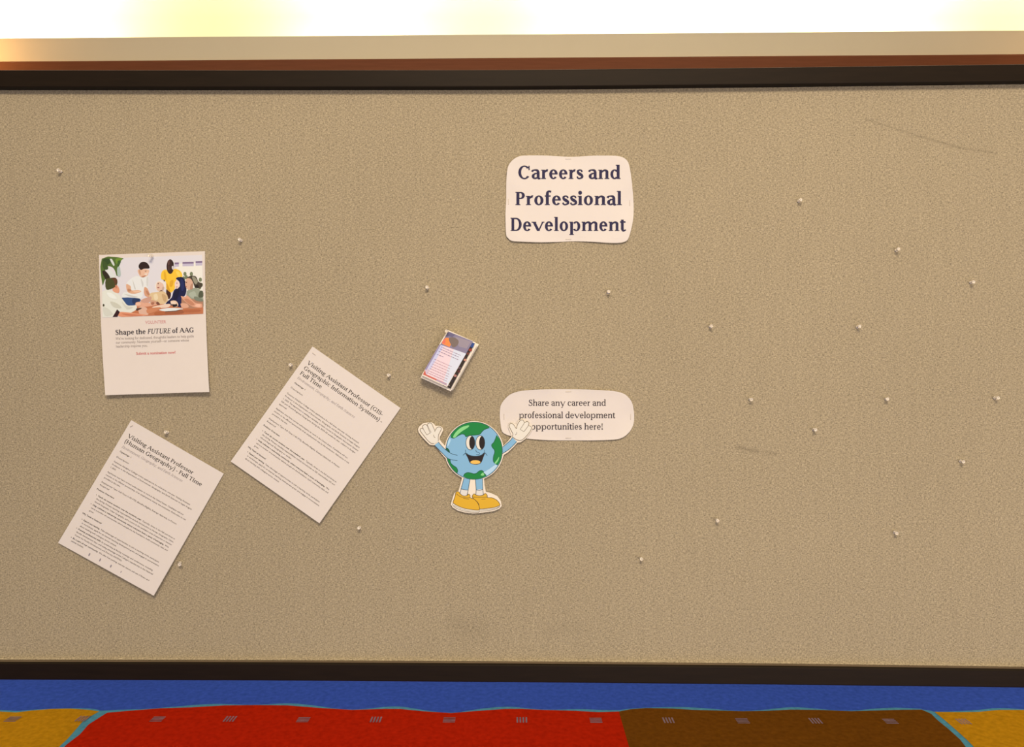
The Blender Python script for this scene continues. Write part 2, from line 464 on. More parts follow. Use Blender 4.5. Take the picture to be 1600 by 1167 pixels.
# ------------------------------------------------------------------ the setting
def floor():
    g = Geo(); z = [0.0]

    def lay(pts, col, conv=True):
        z[0] += 0.0004
        g.poly([FL(x, y, z[0]) if conv else (x, y, z[0]) for x, y in pts], col)
    BLUE, TEAL = FLOORC['blue'], FLOORC['teal']
    g.poly([(-7, -4, 0), (7, -4, 0), (7, 5.2, 0), (-7, 5.2, 0)], BLUE)
    low = 1600
    ochl = [(-400, 1108), (-250, 1113), (-120, 1108), (0, 1111.5), (25, 1113), (50, 1110), (80, 1107.5), (110, 1107), (140, 1109), (155, 1111.5),
            (147, 1116), (131, 1125), (120, 1138), (105, 1155), (90, 1169), (30, 1230), (-180, low), (-400, low)]
    redtop = [(167, 1113.5), (200, 1110.5), (250, 1106.5), (300, 1105), (350, 1102), (400, 1101.5), (450, 1102), (500, 1106), (550, 1109), (600, 1107.5),
              (625, 1107.5), (660, 1111), (705, 1114), (740, 1111), (790, 1107.5), (815, 1107.5), (850, 1109), (900, 1110.5), (935, 1112.5), (967, 1111.5)]
    red = [(-140, low), (60, 1210), (98, 1169), (104, 1163), (125, 1147), (138, 1132), (155, 1121)] + redtop + [(983, 1167), (1106, low)]
    browntop = [(967, 1111.5), (985, 1108), (1010, 1106), (1050, 1107), (1085, 1109), (1120, 1110), (1160, 1111), (1200, 1110.5), (1235, 1108.5), (1280, 1109),
                (1330, 1111), (1370, 1110), (1400, 1109), (1440, 1108.5)]
    brown = browntop + [(1455, 1115), (1465, 1125), (1480, 1137), (1500, 1155), (1510, 1168), (1560, 1220), (1800, low), (1106, low), (983, 1167)]
    ochr = [(1460, 1112), (1500, 1112.5), (1530, 1112), (1560, 1109), (1600, 1109), (1720, 1113), (1850, 1108), (2000, 1111), (2000, low), (1840, low), (1580, 1220), (1522, 1167), (1510, 1155), (1490, 1137), (1475, 1124)]
    # the woven turquoise edge
    def edge(pts, up, wd):
        z[0] += 0.0004
        q = catmull([(x, y) for x, y in pts], 3)
        for i in range(len(q) - 1):
            k0 = .8 * up * (0.55 + 0.45 * math.sin(q[i][0] * .041 + 1.2)); k1 = .8 * up * (0.55 + 0.45 * math.sin(q[i + 1][0] * .041 + 1.2))
            g.poly([FL(q[i][0], q[i][1] - k0, z[0]), FL(q[i + 1][0], q[i + 1][1] - k1, z[0]), FL(q[i + 1][0], q[i + 1][1] + 1, z[0]), FL(q[i][0], q[i][1] + 1, z[0])], TEAL)
    edge(ochl[:10], 3.0, 1); edge([(150, 1114)] + redtop, 4.5, 1); edge(browntop, 4.5, 1); edge(ochr[:8], 4.0, 1)
    lay([(155, 1110), (170, 1112), (158, 1122), (141, 1133), (128, 1148), (107, 1165), (100, 1172), (60, 1213), (-140, low), (-190, low), (28, 1230), (88, 1168), (103, 1154), (118, 1137), (130, 1124), (145, 1115)], TEAL)
    lay([(1438, 1108), (1452, 1110), (1464, 1113), (1480, 1124), (1494, 1136), (1515, 1154), (1527, 1167), (1585, 1220), (1850, low), (1790, low), (1555, 1220), (1505, 1168), (1495, 1155), (1475, 1137), (1460, 1125), (1450, 1116)], TEAL)
    lay(ochl, FLOORC['ochre']); lay(red, FLOORC['red']); lay(brown, FLOORC['brown']); lay(ochr, FLOORC['ochre'])
    z[0] += 0.0004
    sq = [(20, 1123), (130, 1122.5), (246.5, 1123), (360, 1123), (474, 1124), (588, 1124), (702, 1124.3), (816, 1124.5), (931, 1124.8), (1045, 1125), (1160, 1125.8), (1275, 1126), (1391, 1126.5), (1506, 1127)]
    for row in range(3):
        for i, (x, y) in enumerate(sq):
            c = FL(x, y, z[0]); cx, cy = c.x, c.y - row * 0.317
            h = 0.026
            for k in range(4):
                a, b = -h + k * 2 * h / 4 + .0015, -h + (k + .62) * 2 * h / 4
                if (i + row) % 2: r = (cx + a, cx + b, cy - h, cy + h)
                else: r = (cx - h, cx + h, cy + a, cy + b)
                g.poly([(r[0], r[2], z[0]), (r[1], r[2], z[0]), (r[1], r[3], z[0]), (r[0], r[3], z[0])], FLOORC['motif'])
    o = g.build('floor', CARPET); tag(o, 'carpet with a blue border and red, brown and ochre fields', kind='structure')


FLOORC = {'blue': (0.034, 0.080, 0.44), 'teal': (0.07, 0.25, 0.38), 'ochre': (0.40, 0.20, 0.008), 'red': (0.36, 0.014, 0.003), 'brown': (0.12, 0.044, 0.005), 'motif': (0.19, 0.14, 0.18)}
CARPET = speckle(mat('carpet_pile', rough=1.0, spec=0.0, attr='ink'), None, 42, 0.42, 0.5, 0.004)
floor()

WALLM = speckle(mat('beige_paint', rough=0.8), (0.62, 0.56, 0.41), 3, 0.03)
TRIMM = speckle(mat('brown_wood', rough=0.6, spec=.15), (0.15, 0.05, 0.02), 5, 0.18, 0, 0, (1, 8, 14))
COVEM = speckle(mat('cream_paint', rough=0.9), (0.88, 0.86, 0.66), 2, 0.03)
YW = 5.0
g = Geo()
tl, tr = WALL(-1100, 68.6, YW), WALL(2700, 39, YW)        # top edge of the ledge, a touch off level
bl, br = WALL(-1100, 105, YW), WALL(2700, 77.6, YW)
for a, b in (((tl.x, tl.z), (tr.x, tr.z)),):
    g.quads([[(a[0], YW, 0), (b[0], YW, 0)], [(a[0], YW, a[1]), (b[0], YW, b[1])], [(a[0], YW + .06, a[1]), (b[0], YW + .06, b[1])], [(a[0], YW + .06, a[1] - .25), (b[0], YW + .06, b[1] - .25)],
             [(a[0], YW + .75, a[1] - .25), (b[0], YW + .75, b[1] - .25)]])
tag(g.build('wall_back', WALLM), 'beige wall ending in a ledge below the lit cove', kind='structure')
g = Geo(); d = 0.10
for y0 in (0,):
    pr = lambda P: [(P.x, YW, P.z), (P.x, YW - .018, P.z - .004), (P.x, YW - .022, P.z - .012), (P.x, YW - .022, P.z - d), (P.x, YW, P.z - d)]
    g.quads([pr(bl), pr(br)])
tag(g.build('trim_1', TRIMM), 'brown wooden rail along the wall just above the board', kind='structure')
g = Geo()
g.quads([[(-9, YW + .75, 3.3), (9, YW + .75, 3.3)], [(-9, YW + .75, 4.20), (9, YW + .75, 4.20)], [(-9, YW + .72, 4.27), (9, YW + .72, 4.27)], [(-9, YW + .62, 4.34), (9, YW + .62, 4.34)], [(-9, YW + .45, 4.37), (9, YW + .45, 4.37)], [(-9, YW - .3, 4.38), (9, YW - .3, 4.38)]])
tag(g.build('wall_cove', COVEM, None, True), 'brightly lit cream cove above the ledge', kind='structure')
# the lamps in the cove: five strips with gaps between them
for x0, x1, e in ((-5.2, -3.2, 40), (-1.40, -0.85, 13), (0.45, 1.82, 30), (2.34, 3.0, 14), (4.4, 5.6, 22)):
    area('cove_strip_light', ((x0 + x1) / 2, YW + .30, tl.z - .12), ((x0 + x1) / 2, YW + .62, tl.z + .5), x1 - x0, .10, e, (1.0, 0.93, 0.80))


# ------------------------------------------------------------------ the board
def pw(xs, ys):
    def f(x):
        if x <= xs[0]: return ys[0]
        for i in range(len(xs) - 1):
            if x <= xs[i + 1] or i == len(xs) - 2: return ys[i] + (ys[i + 1] - ys[i]) * (x - xs[i]) / (xs[i + 1] - xs[i])
    return f


ST = (0, 400, 800, 1200, 1600)
top_o = pw(ST, (108.8, 109.0, 108.6, 105.0, 99.6)); top_i = pw(ST, (136.0, 136.2, 135.8, 131.6, 126.6))
bot_i = pw(ST, (1036.0, 1036.6, 1038.6, 1041.8, 1047.2)); bot_o = pw(ST, (1062.4, 1063.6, 1066.4, 1070.0, 1074.8))
XS = [-160] + list(range(0, 1601, 100)) + [1740]
PR = 0.017
base = Vector((B(800, 583).x, 0, 0))
board = on_board('bulletin_board', base)
tag(board, 'large fabric covered bulletin board in a dark frame', 'bulletin board')
ul, ur = B(-160, 583).x, B(1740, 583).x
g = Geo(base)
N = 24
g.quads([[(ul + (ur - ul) * i / N, 0, z) for i in range(N + 1)] for z in (B(800, 1040).z - .02, B(800, 583).z, B(800, 130).z + .015)])
g.box(ul, ur, .001, .024, B(800, 1040).z - .015, B(800, 130).z + .01)
g.build('fabric_panel', FAB, board)
sm = lambda f, x: (f(x - 60) + f(x) + f(x + 60)) / 3
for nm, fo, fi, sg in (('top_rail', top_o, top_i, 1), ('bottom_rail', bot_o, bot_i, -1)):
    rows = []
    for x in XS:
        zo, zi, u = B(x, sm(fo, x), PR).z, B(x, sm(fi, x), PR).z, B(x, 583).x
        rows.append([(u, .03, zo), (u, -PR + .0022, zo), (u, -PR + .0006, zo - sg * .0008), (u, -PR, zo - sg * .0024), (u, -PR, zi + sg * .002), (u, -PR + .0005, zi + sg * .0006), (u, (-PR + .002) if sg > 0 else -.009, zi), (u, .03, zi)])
    g = Geo(base); g.quads(rows, close=True); g.poly(rows[0]); g.poly(rows[-1][::-1]); o = g.build(nm, [RAIL, LIT_EDGE], board)
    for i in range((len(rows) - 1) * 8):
        if i % 8 == (1 if sg > 0 else 6): o.data.polygons[i].material_index = 1  # painted highlight: upper bevel of the top rail, upper face of the bottom one
# cloth-covered bead along the foot of the panel
rows = []
for x in XS:
    p = B(x, sm(bot_i, x), PR); u = B(x, 583).x
    rows.append([(u, 0, p.z + .0055)] + [(u, -.0032 * math.sin(a), p.z + .0026 + .0026 * math.cos(a)) for a in (0.3, .8, 1.3, 1.8, 2.3, 2.8)] + [(u, 0, p.z - .001)])
g = Geo(base); g.quads(rows); g.build('edge_piping', FAB, board, True)
zt, zb = B(800, 105, PR).z, B(800, 1068, PR).z
for sx, u in ((-1, ul), (1, ur)):
    g = Geo(base); a, b = sorted((u, u + sx * .034)); g.box(a, b, -PR, .03, zb, zt + .004); g.build('side_rail', RAIL, board)
    g = Geo(base); a, b = sorted((u + sx * .0345, u + sx * .076)); g.box(a, b, -.012, .032, .09, zt - .1); g.build('leg', BLACKPLASTIC, board)
    g = Geo(base); g.box(a, b, -.30, .32, .065, .105); ft = g.build('foot', BLACKPLASTIC, board)
    for yy in (-.27, .29):
        g = Geo(base); um = (a + b) / 2
        rr = [[(um + dx, yy + r * math.cos(t), .031 + r * math.sin(t)) for t in [k * math.pi / 9 for k in range(18)]] for dx, r in ((-.012, .012), (-.012, .027), (-.008, .031), (.008, .031), (.012, .027), (.012, .012))]
        g.quads(rr, close=True); g.box(um - .004, um + .004, yy - .01, yy + .01, .03, .067); g.build('caster', BLACKPLASTIC, ft)


# ------------------------------------------------------------------ papers
class Page:
    """a sheet with four pixel corners; (s,t) run 0..1 across and down; lift(s,t) metres off the cloth"""
    def __init__(p, corners, lift, bow=0.0):
        p.c = corners; p.lift = lift; p.bow = bow

    def px(p, s, t):
        (ax, ay), (bx, by), (cx, cy), (dx, dy) = p.c            # TL TR BR BL
        x = (ax * (1 - s) + bx * s) * (1 - t) + (dx * (1 - s) + cx * s) * t
        y = (ay * (1 - s) + by * s) * (1 - t) + (dy * (1 - s) + cy * s) * t
        return x + p.bow * 4 * t * (1 - t), y

    def at(p, s, t, up=0.0):
        return B(*p.px(s, t), p.lift(s, t) + up)

    def st(p, x, y):
        s, t = .5, .5
        for _ in range(12):
            X, Y = p.px(s, t); e = 1e-3
            a = p.px(s + e, t); b = p.px(s, t + e)
            j = [(a[0] - X) / e, (b[0] - X) / e, (a[1] - Y) / e, (b[1] - Y) / e]; D = j[0] * j[3] - j[1] * j[2]
            rx, ry = x - X, y - Y
            s += (rx * j[3] - j[1] * ry) / D; t += (j[0] * ry - j[2] * rx) / D
        return s, t

    def on(p, x, y, up=0.0):
        s, t = p.st(x, y); return B(x, y, p.lift(s, t) + up)

    def sheet(p, base, thick, n=14):
        g = Geo(base); R = [i / n for i in range(n + 1)]
        front = [[p.at(s, t) for s in R] for t in R]; back = [[p.at(s, t, -thick) for s in R] for t in R]
        g.quads(front); g.quads(back)
        for k in (0, n):
            g.quads([front[k], back[k]]); g.quads([[r[k] for r in front], [r[k] for r in back]])
        return g

    def text(p, g, polys, x0, y0, em, col, wfit=None, width=1.0, up=.0003, emy=None):
        """lettering in inches on an 8.5 x 11 page: left x0, baseline y0"""
        k = em if wfit is None else wfit / width
        for q in polys: g.poly([p.at((x0 + a * k) / 8.5, (y0 - b * (emy or em)) / 11.0, up) for a, b in q], col)


DARK = alb(52, 42, 38); MIDGREY = alb(120, 105, 98); LITE = alb(140, 122, 118)


def staple(root, base, a, b, r=.0004, name='staple'):
    """wire crown between two board points, legs going back into the cloth"""
    g = Geo(base); ax = (b - a).normalized(); out = Vector((0, -1, 0)); sd = ax.cross(out)
    path = [a - out * .0001, a + out * .0002, a + out * .0006 + ax * .0005, b + out * .0006 - ax * .0005, b + out * .0002, b - out * .0001]
    rows = [[q + (sd if abs((path[min(i + 1, 5)] - path[max(i - 1, 0)]).normalized().dot(out)) < .9 else sd) * (r * 1.3 * math.cos(k)) + (out if 1 < i < 4 else ax) * (r * math.sin(k)) for k in [j * math.pi / 3 for j in range(6)]] for i, q in enumerate(path)]
    g.quads(rows, close=True)
    return g.build(name, STAPLE, root)


HEADS = [('Environment, Geography, and Earth Sciences', False)]
BODY_A = ['Gustavus Adolphus College invites applications for a full-time, one-year Visiting Assistant', 'Professor in the Department of Environment, Geography, and Earth Sciences to begin August']
APPL = ['Applicants must have current authorization to work in the United States. Candidates will not', 'receive or be offered sponsorship of an employment visa by the institution. Relocation is not', 'provided at this time.']
EMPL = ['Employment Type: Full-Time (1.00 FTE), Benefits-Eligible, Exempt (Salaried), In-Person', 'Required']
POS = [('Teach six course sections over the academic year.', 'Typically, three in the Fall and three in'),
       ('Help cultivate a welcoming community where everyone feels a sense of belonging.', 'We')]
GIS = [  # (t inches, left inches, right inches, text, bold)
    (3.16, .49, 1.36, 'Openings', True), (3.16, 1.44, 1.50, '1', False), (3.62, .48, 1.60, 'Description', False),
    (4.16, .48, 7.42, BODY_A[0], False), (4.42, .48, 7.66, BODY_A[1], False), (4.68, .48, 7.72, '1, 2025. The department is seeking a candidate to teach courses in Geographic Information Systems', False),
    (4.94, .48, 7.62, 'GIS and World Regional Geography during the 2025-26 academic year, subject to budget', False), (5.20, .48, 1.22, 'approval.', False),
    (5.62, .48, 7.36, APPL[0], False), (5.88, .48, 7.68, APPL[1], False), (6.14, .48, 1.95, APPL[2], False),
    (6.58, .48, 7.25, EMPL[0], False), (6.84, .48, 1.30, EMPL[1], False), (7.25, .44, 2.0, 'Position Overview', True),
    (7.66, .80, 4.72, POS[0][0], True), (7.66, 4.80, 7.72, POS[0][1], False), (7.92, .80, 7.74, 'the Spring. Primary teaching responsibilities include Introduction to GIS, Intermediate GIS and', False),
    (8.18, .80, 3.80, 'World Regional Geography or similar.', False),
    (8.46, .80, 7.20, POS[1][0], True), (8.46, 7.28, 7.60, POS[1][1], False), (8.72, .80, 7.68, 'serve a number of communities where people are the foundation, build community, lead, and', False), (8.98, .80, 1.22, 'grow.', False),
    (9.34, .44, 2.15, 'Why Teach at Gustavus?', True), (9.68, .80, 2.25, 'Expand your teaching.', True), (9.68, 2.33, 7.55, 'Take advantage of opportunities to join a teaching circle, participate', False),
    (9.94, .80, 7.68, 'in workshops, apply for an internal teaching development grant, and engage in conversations', False), (10.20, .80, 4.05, 'about teaching with colleagues across campus.', False)]
HUM = [
    (2.56, .49, 1.36, 'Openings', True), (2.56, 1.44, 1.50, '1', False), (3.05, .48, 1.60, 'Description', False),
    (3.46, .48, 7.42, BODY_A[0], False), (3.72, .48, 7.72, BODY_A[1], False), (3.98, .48, 1.0, '1, 2025.', False),
    (4.40, .48, 7.36, APPL[0], False), (4.66, .48, 7.72, APPL[1], False), (4.92, .48, 1.95, APPL[2], False),
    (5.30, .48, 7.25, EMPL[0], False), (5.56, .48, 1.30, EMPL[1], False), (5.95, .44, 2.0, 'Position Overview', True),
    (6.38, .80, 4.72, POS[0][0], True), (6.38, 4.80, 7.72, POS[0][1], False), (6.64, .80, 7.76, 'the Spring. Primary teaching responsibilities include Introduction to Human Geography, Cities,', False), (6.90, .80, 7.74, 'World Geography, Urban Geography, and a course in the candidate\u2019s area of expertise or interest', False),
    (7.18, .80, 7.20, POS[1][0], True), (7.18, 7.28, 7.62, POS[1][1], False), (7.44, .80, 7.68, 'serve a number of communities where people are the foundation, build community, lead, and', False), (7.70, .80, 1.22, 'grow.', False),
    (8.12, .44, 2.15, 'Why Teach at Gustavus?', True), (8.56, .80, 2.25, 'Expand your teaching.', True), (8.56, 2.33, 7.55, 'Take advantage of opportunities to join a teaching circle, participate', False),
    (8.82, .80, 7.68, 'in workshops, apply for an internal teaching development grant, and engage in conversations', False), (9.08, .80, 4.05, 'about teaching with colleagues across campus.', False),
    (9.36, .80, 2.8, 'Develop professional skills', True), (9.36, 2.88, 7.45, 'by presenting at faculty meetings and conferences, including', False), (9.62, .80, 7.60, 'faculty development days, and taking advantage of the College\u2019s membership in the National', False), (9.88, .80, 5.0, 'Center for Faculty Development and Diversity (NCFDD).', False),
    (10.18, .80, 3.05, 'Be a part of our community.', True), (10.18, 3.13, 7.60, 'We offer free parking, exercise classes, and use of fitness and', False), (10.42, .80, 1.9, 'athletic facilities.', False)]
for row in GIS + HUM: ask(row[3], row[4])
POSTER = ["We\u2019re looking for dedicated, thoughtful leaders to help guide", "our community. Nominate yourself\u2014or someone whose", "leadership inspires you."]
for s in POSTER: ask(s)
ask('VOLUNTEER'); ask('Submit a nomination now!', True); ask('Submit a nomination now!')
CARDTXT = ['Find out more', 'here for study', 'and community', 'online']
set_type()


def job_page(corners, label, heads, sub_y, rows, stap, lift, dents=()):
    pg = Page(corners, lift); c = pg.px(.5, .5); base = B(*c)
    r = on_board('job_posting', base)
    tag(r, label, 'paper notice', 'job postings pinned askew')
    pg.sheet(base, .0007).build('sheet', PAPER, r)
    g = Geo(base)
    for s, y, x1 in heads:
        P, w = serif(s, *REG); pg.text(g, P, .42, y, .435, DARK, x1 - .42, w, emy=.435)
    g.build('heading', INK, r)
    g = Geo(base); P, w = serif(HEADS[0][0], .07, .04, .2); pg.text(g, P, .45, sub_y, .28, LITE, 5.5, w, emy=.28); g.build('subheading', INK, r)
    g = Geo(base)
    for y, x0, x1, s, b in rows:
        P, w = sans(s, b); pg.text(g, P, x0, y, .16, DARK if b else alb(74, 61, 57), x1 - x0, w, emy=.165)
        if x0 == .80 and b: g.poly([pg.at((.66 + a) / 8.5, (y - .05 + q) / 11, .0003) for a, q in ell(0, 0, .03, .03, n=8)], DARK)
    g.build('body_text', INK, r)
    if dents:
        g = Geo(base)
        for i, (x, y, k) in enumerate(dents): g.poly([pg.at((x + a) / 8.5, (y + q) / 11, .0003) for a, q in ell(0, 0, .055 * k, .13 * k, n=14, rot=-4)], alb(150, 132, 130))
        g.build('smudge', INK, r)
    (x0, y0), (x1, y1) = stap
    staple(r, base, pg.on(x0, y0, .0002), pg.on(x1, y1, .0002))
    return r


def lift_a(s, t): return .0016 + .0035 * s * (0.4 + t) + .0035 * t * t + .0012 * math.sin(3.1 * s + 2.2 * t) * t


def lift_b(s, t): return .0016 + .0030 * s * (0.5 + t) + .0045 * t * t + .0010 * math.sin(4 * s - 1.5 * t) * t


job_page([(488.4, 541.2), (625.8, 637.4), (499.1, 817.5), (360.4, 720.8)], 'printed job notice tilted beside the card stack, heading names Geographic Information Systems',
         [('Visiting Assistant Professor (GIS-', 1.36, 7.67), ('Geographic Information Systems) -', 1.85, 7.96), ('Full Time', 2.34, 2.47)], 2.73, GIS, ((488.5, 551.5), (493.0, 555.0)), lift_a)
job_page([(205.0, 656.2), (349.6, 739.9), (240.2, 930.7), (90.7, 848.0)], 'printed job notice tilted below the photo poster, heading names Human Geography',
         [('Visiting Assistant Professor', 1.29, 6.38), ('(Human Geography) - Full Time', 1.76, 7.44)], 2.20, HUM, ((203.5, 667.0), (208.0, 664.5)), lift_b,
         ((2.56, 10.62, 1), (3.49, 10.58, 1), (4.46, 10.60, 1), (5.37, 10.60, .6)))


# the poster with the group photograph
def poster():
    pg = Page([(154.6, 398.2), (320.3, 392.4), (327.0, 612.3), (164.4, 617.4)], lambda s, t: .0016 + .004 * t + .018 * max(0, t - .45) ** 2 * (.5 + .5 * s) + .006 * max(0, t - .45) * (2 * s - 1) ** 2, -1.6)
    base = B(*pg.px(.5, .5)); r = on_board('poster', base)
    tag(r, 'white poster with a colour photo of six people around a table', 'poster')
    pg.sheet(base, .0004, 20).build('sheet', PAPER, r)
    g = Geo(base); k = [.0002]

    def sh(pts, col, smooth=True):
        k[0] += .000006
        if smooth: pts = catmull(pts, 3, True)
        g.poly([pg.on(160 + x / 10, 395 + y / 10, k[0]) for x, y in pts], alb(*col))
    # ground of the picture as a grid so that it follows the sheet
    cs = [(-12, 88), (1560, 33), (1578, 955), (2, 1012)]
    f = lambda s, t: tuple((cs[0][i] * (1 - s) + cs[1][i] * s) * (1 - t) + (cs[3][i] * (1 - s) + cs[2][i] * s) * t for i in (0, 1))
    R = [i / 12 for i in range(13)]
    g.quads([[pg.on(160 + f(s, t)[0] / 10, 395 + f(s, t)[1] / 10, .0002) for s in R] for t in R], alb(224, 208, 200))
    sh([(1130, 175), (1300, 160), (1560, 150), (1568, 600), (1250, 600), (1180, 300)], (238, 222, 200), False)
    for x0, x1, y in ((1130, 1196, 152), (1252, 1426, 142), (1456, 1560, 132)):
        sh([(x0, y), (x1, y - 3), (x1, y + 24), (x0, y + 28)], (130, 104, 128), False); sh([(x0, y + 28), (x1, y + 24), (x1, y + 64), (x0, y + 68)], (196, 178, 186), False)
    for x, y in ((1290, 330), (1310, 380), (1390, 330), (1530, 420), (1545, 500), (1520, 540), (1270, 400)): sh(ell(x, y, 26, 34, n=9), (120, 122, 88), False)
    sh([(-10, 92), (318, 82), (290, 120), (262, 190), (240, 250), (275, 350), (225, 360), (200, 290), (160, 230), (80, 205), (40, 230), (60, 330), (100, 390), (40, 420), (0, 500)], (84, 104, 44))
    sh([(20, 95), (110, 92), (130, 150), (60, 190), (0, 170)], (52, 72, 34)); sh([(210, 92), (310, 84), (270, 150), (220, 170)], (112, 138, 48))
    sh([(118, 105), (150, 100), (190, 180), (170, 200)], (214, 208, 190)); sh([(60, 240), (120, 260), (210, 370), (140, 385), (90, 320)], (222, 214, 198))
    sh([(0, 280), (55, 290), (120, 385), (60, 420), (10, 340)], (46, 36, 24))
    # standing man in white
    sh([(470, 385), (560, 365), (640, 390), (720, 365), (715, 540), (650, 560), (590, 725), (320, 700), (330, 620), (395, 605), (370, 490)], (232, 221, 206))
    sh([(560, 262), (720, 262), (716, 330), (690, 366), (610, 382), (566, 330)], (231, 178, 142)); sh([(566, 200), (600, 150), (660, 140), (716, 176), (735, 242), (650, 248), (604, 268), (574, 240)], (42, 24, 22))
    sh([(660, 285), (690, 278), (680, 292)], (120, 80, 60)); sh([(650, 330), (700, 320), (690, 345)], (238, 214, 190))
    sh([(372, 490), (440, 520), (455, 585), (560, 580), (606, 606), (500, 640), (395, 612)], (222, 164, 124)); sh([(655, 540), (705, 560), (745, 650), (785, 675), (745, 695), (660, 665)], (216, 152, 114))
    sh([(312, 700), (582, 714), (560, 790), (440, 830), (330, 775)], (52, 76, 116)); sh([(470, 720), (580, 716), (560, 780), (480, 800)], (36, 52, 84))
    # man in yellow
    sh([(928, 295), (1000, 262), (1060, 330), (1118, 250), (1220, 285), (1248, 380), (1160, 400), (1130, 560), (1062, 625), (1000, 585), (990, 450), (918, 405)], (246, 188, 52))
    sh(ell(1060, 215, 58, 115, n=18), (58, 36, 32), False); sh([(1085, 215), (1110, 205), (1112, 262), (1090, 250)], (216, 200, 190)); sh([(1020, 130), (1050, 112), (1050, 180), (1024, 190)], (92, 60, 52))
    sh([(1000, 570), (1070, 630), (1050, 720), (1005, 690)], (66, 36, 28))
    # woman in a beige scarf
    sh(ell(908, 520, 88, 92, n=16), (236, 216, 196), False); sh([(850, 470), (900, 455), (955, 500), (950, 590), (880, 600), (845, 560)], (228, 182, 152)); sh([(900, 590), (950, 580), (930, 625), (880, 640)], (120, 86, 66))
    sh([(740, 640), (850, 612), (965, 605), (1022, 690), (1010, 770), (900, 812), (745, 760)], (222, 184, 134)); sh([(760, 740), (850, 760), (880, 810), (760, 820)], (206, 150, 116))
    # woman in navy
    sh([(1148, 400), (1212, 374), (1282, 410), (1314, 560), (1292, 665), (1242, 705), (1232, 850), (1060, 858), (990, 792), (1080, 700), (1120, 580), (1205, 530), (1200, 450)], (22, 26, 62))
    sh(ell(1166, 495, 38, 66, n=14), (238, 200, 178), False)
    # person at the right in grey
    sh([(1318, 600), (1450, 545), (1540, 600), (1574, 700), (1572, 862), (1440, 850), (1340, 760)], (154, 152, 126)); sh([(1520, 600), (1570, 600), (1572, 690), (1500, 690)], (84, 84, 62))
    sh(ell(1355, 480, 62, 100, n=16), (218, 164, 132), False); sh([(1310, 395), (1380, 358), (1462, 370), (1500, 450), (1560, 480), (1540, 545), (1450, 540), (1410, 450), (1370, 400)], (74, 62, 48)); sh([(1400, 380), (1440, 375), (1490, 450), (1450, 490)], (150, 138, 112))
    # table and what lies on it
    sh([(1235, 700), (1574, 740), (1577, 900), (1235, 900)], (176, 122, 92), False)
    sh([(560, 820), (760, 795), (1000, 805), (1240, 855), (1400, 872), (1576, 850), (1577, 953), (1000, 975), (300, 1000), (430, 930)], (192, 112, 72), False)
    sh([(560, 860), (680, 850), (720, 960), (600, 980)], (222, 170, 140)); sh([(960, 920), (1240, 890), (1250, 950), (980, 965)], (158, 88, 56))
    sh([(520, 780), (600, 765), (780, 790), (880, 800), (700, 840), (540, 835)], (226, 162, 128)); sh([(600, 740), (760, 680), (740, 770), (640, 780)], (206, 150, 124))
    sh([(770, 850), (930, 810), (1060, 800), (1030, 850), (880, 862)], (234, 196, 166)); sh([(1060, 760), (1150, 750), (1186, 820), (1120, 850)], (232, 190, 156))
    sh([(885, 888), (1040, 862), (1262, 872), (1150, 902), (980, 912)], (228, 220, 206)); sh([(980, 912), (1150, 902), (1262, 872), (1150, 915), (985, 922)], (92, 66, 56), False)
    sh([(1225, 675), (1290, 690), (1330, 668), (1450, 780), (1550, 797), (1542, 858), (1400, 835), (1280, 750)], (224, 156, 120)); sh([(1225, 790), (1320, 795), (1345, 850), (1250, 862)], (222, 160, 126))
    # man at the left, seen from behind
    sh([(-4, 610), (80, 565), (250, 640), (310, 720), (390, 825), (530, 820), (545, 880), (450, 935), (270, 960), (160, 1004), (2, 1010)], (228, 217, 194), False)
    sh([(180, 500), (240, 515), (268, 590), (240, 632), (160, 590)], (226, 152, 114)); sh([(50, 420), (130, 392), (205, 392), (236, 440), (220, 510), (160, 555), (60, 572)], (72, 70, 34)); sh([(150, 395), (210, 392), (234, 450), (200, 500), (180, 440)], (96, 58, 36))
    sh([(235, 955), (300, 922), (640, 962), (700, 978), (300, 1000)], (226, 144, 104)); sh([(160, 1002), (230, 882), (272, 922), (235, 1000)], (52, 24, 28), False); sh([(10, 800), (34, 810), (24, 840), (6, 830)], (70, 60, 40)); sh([(530, 870), (620, 862), (540, 905)], (80, 52, 40))
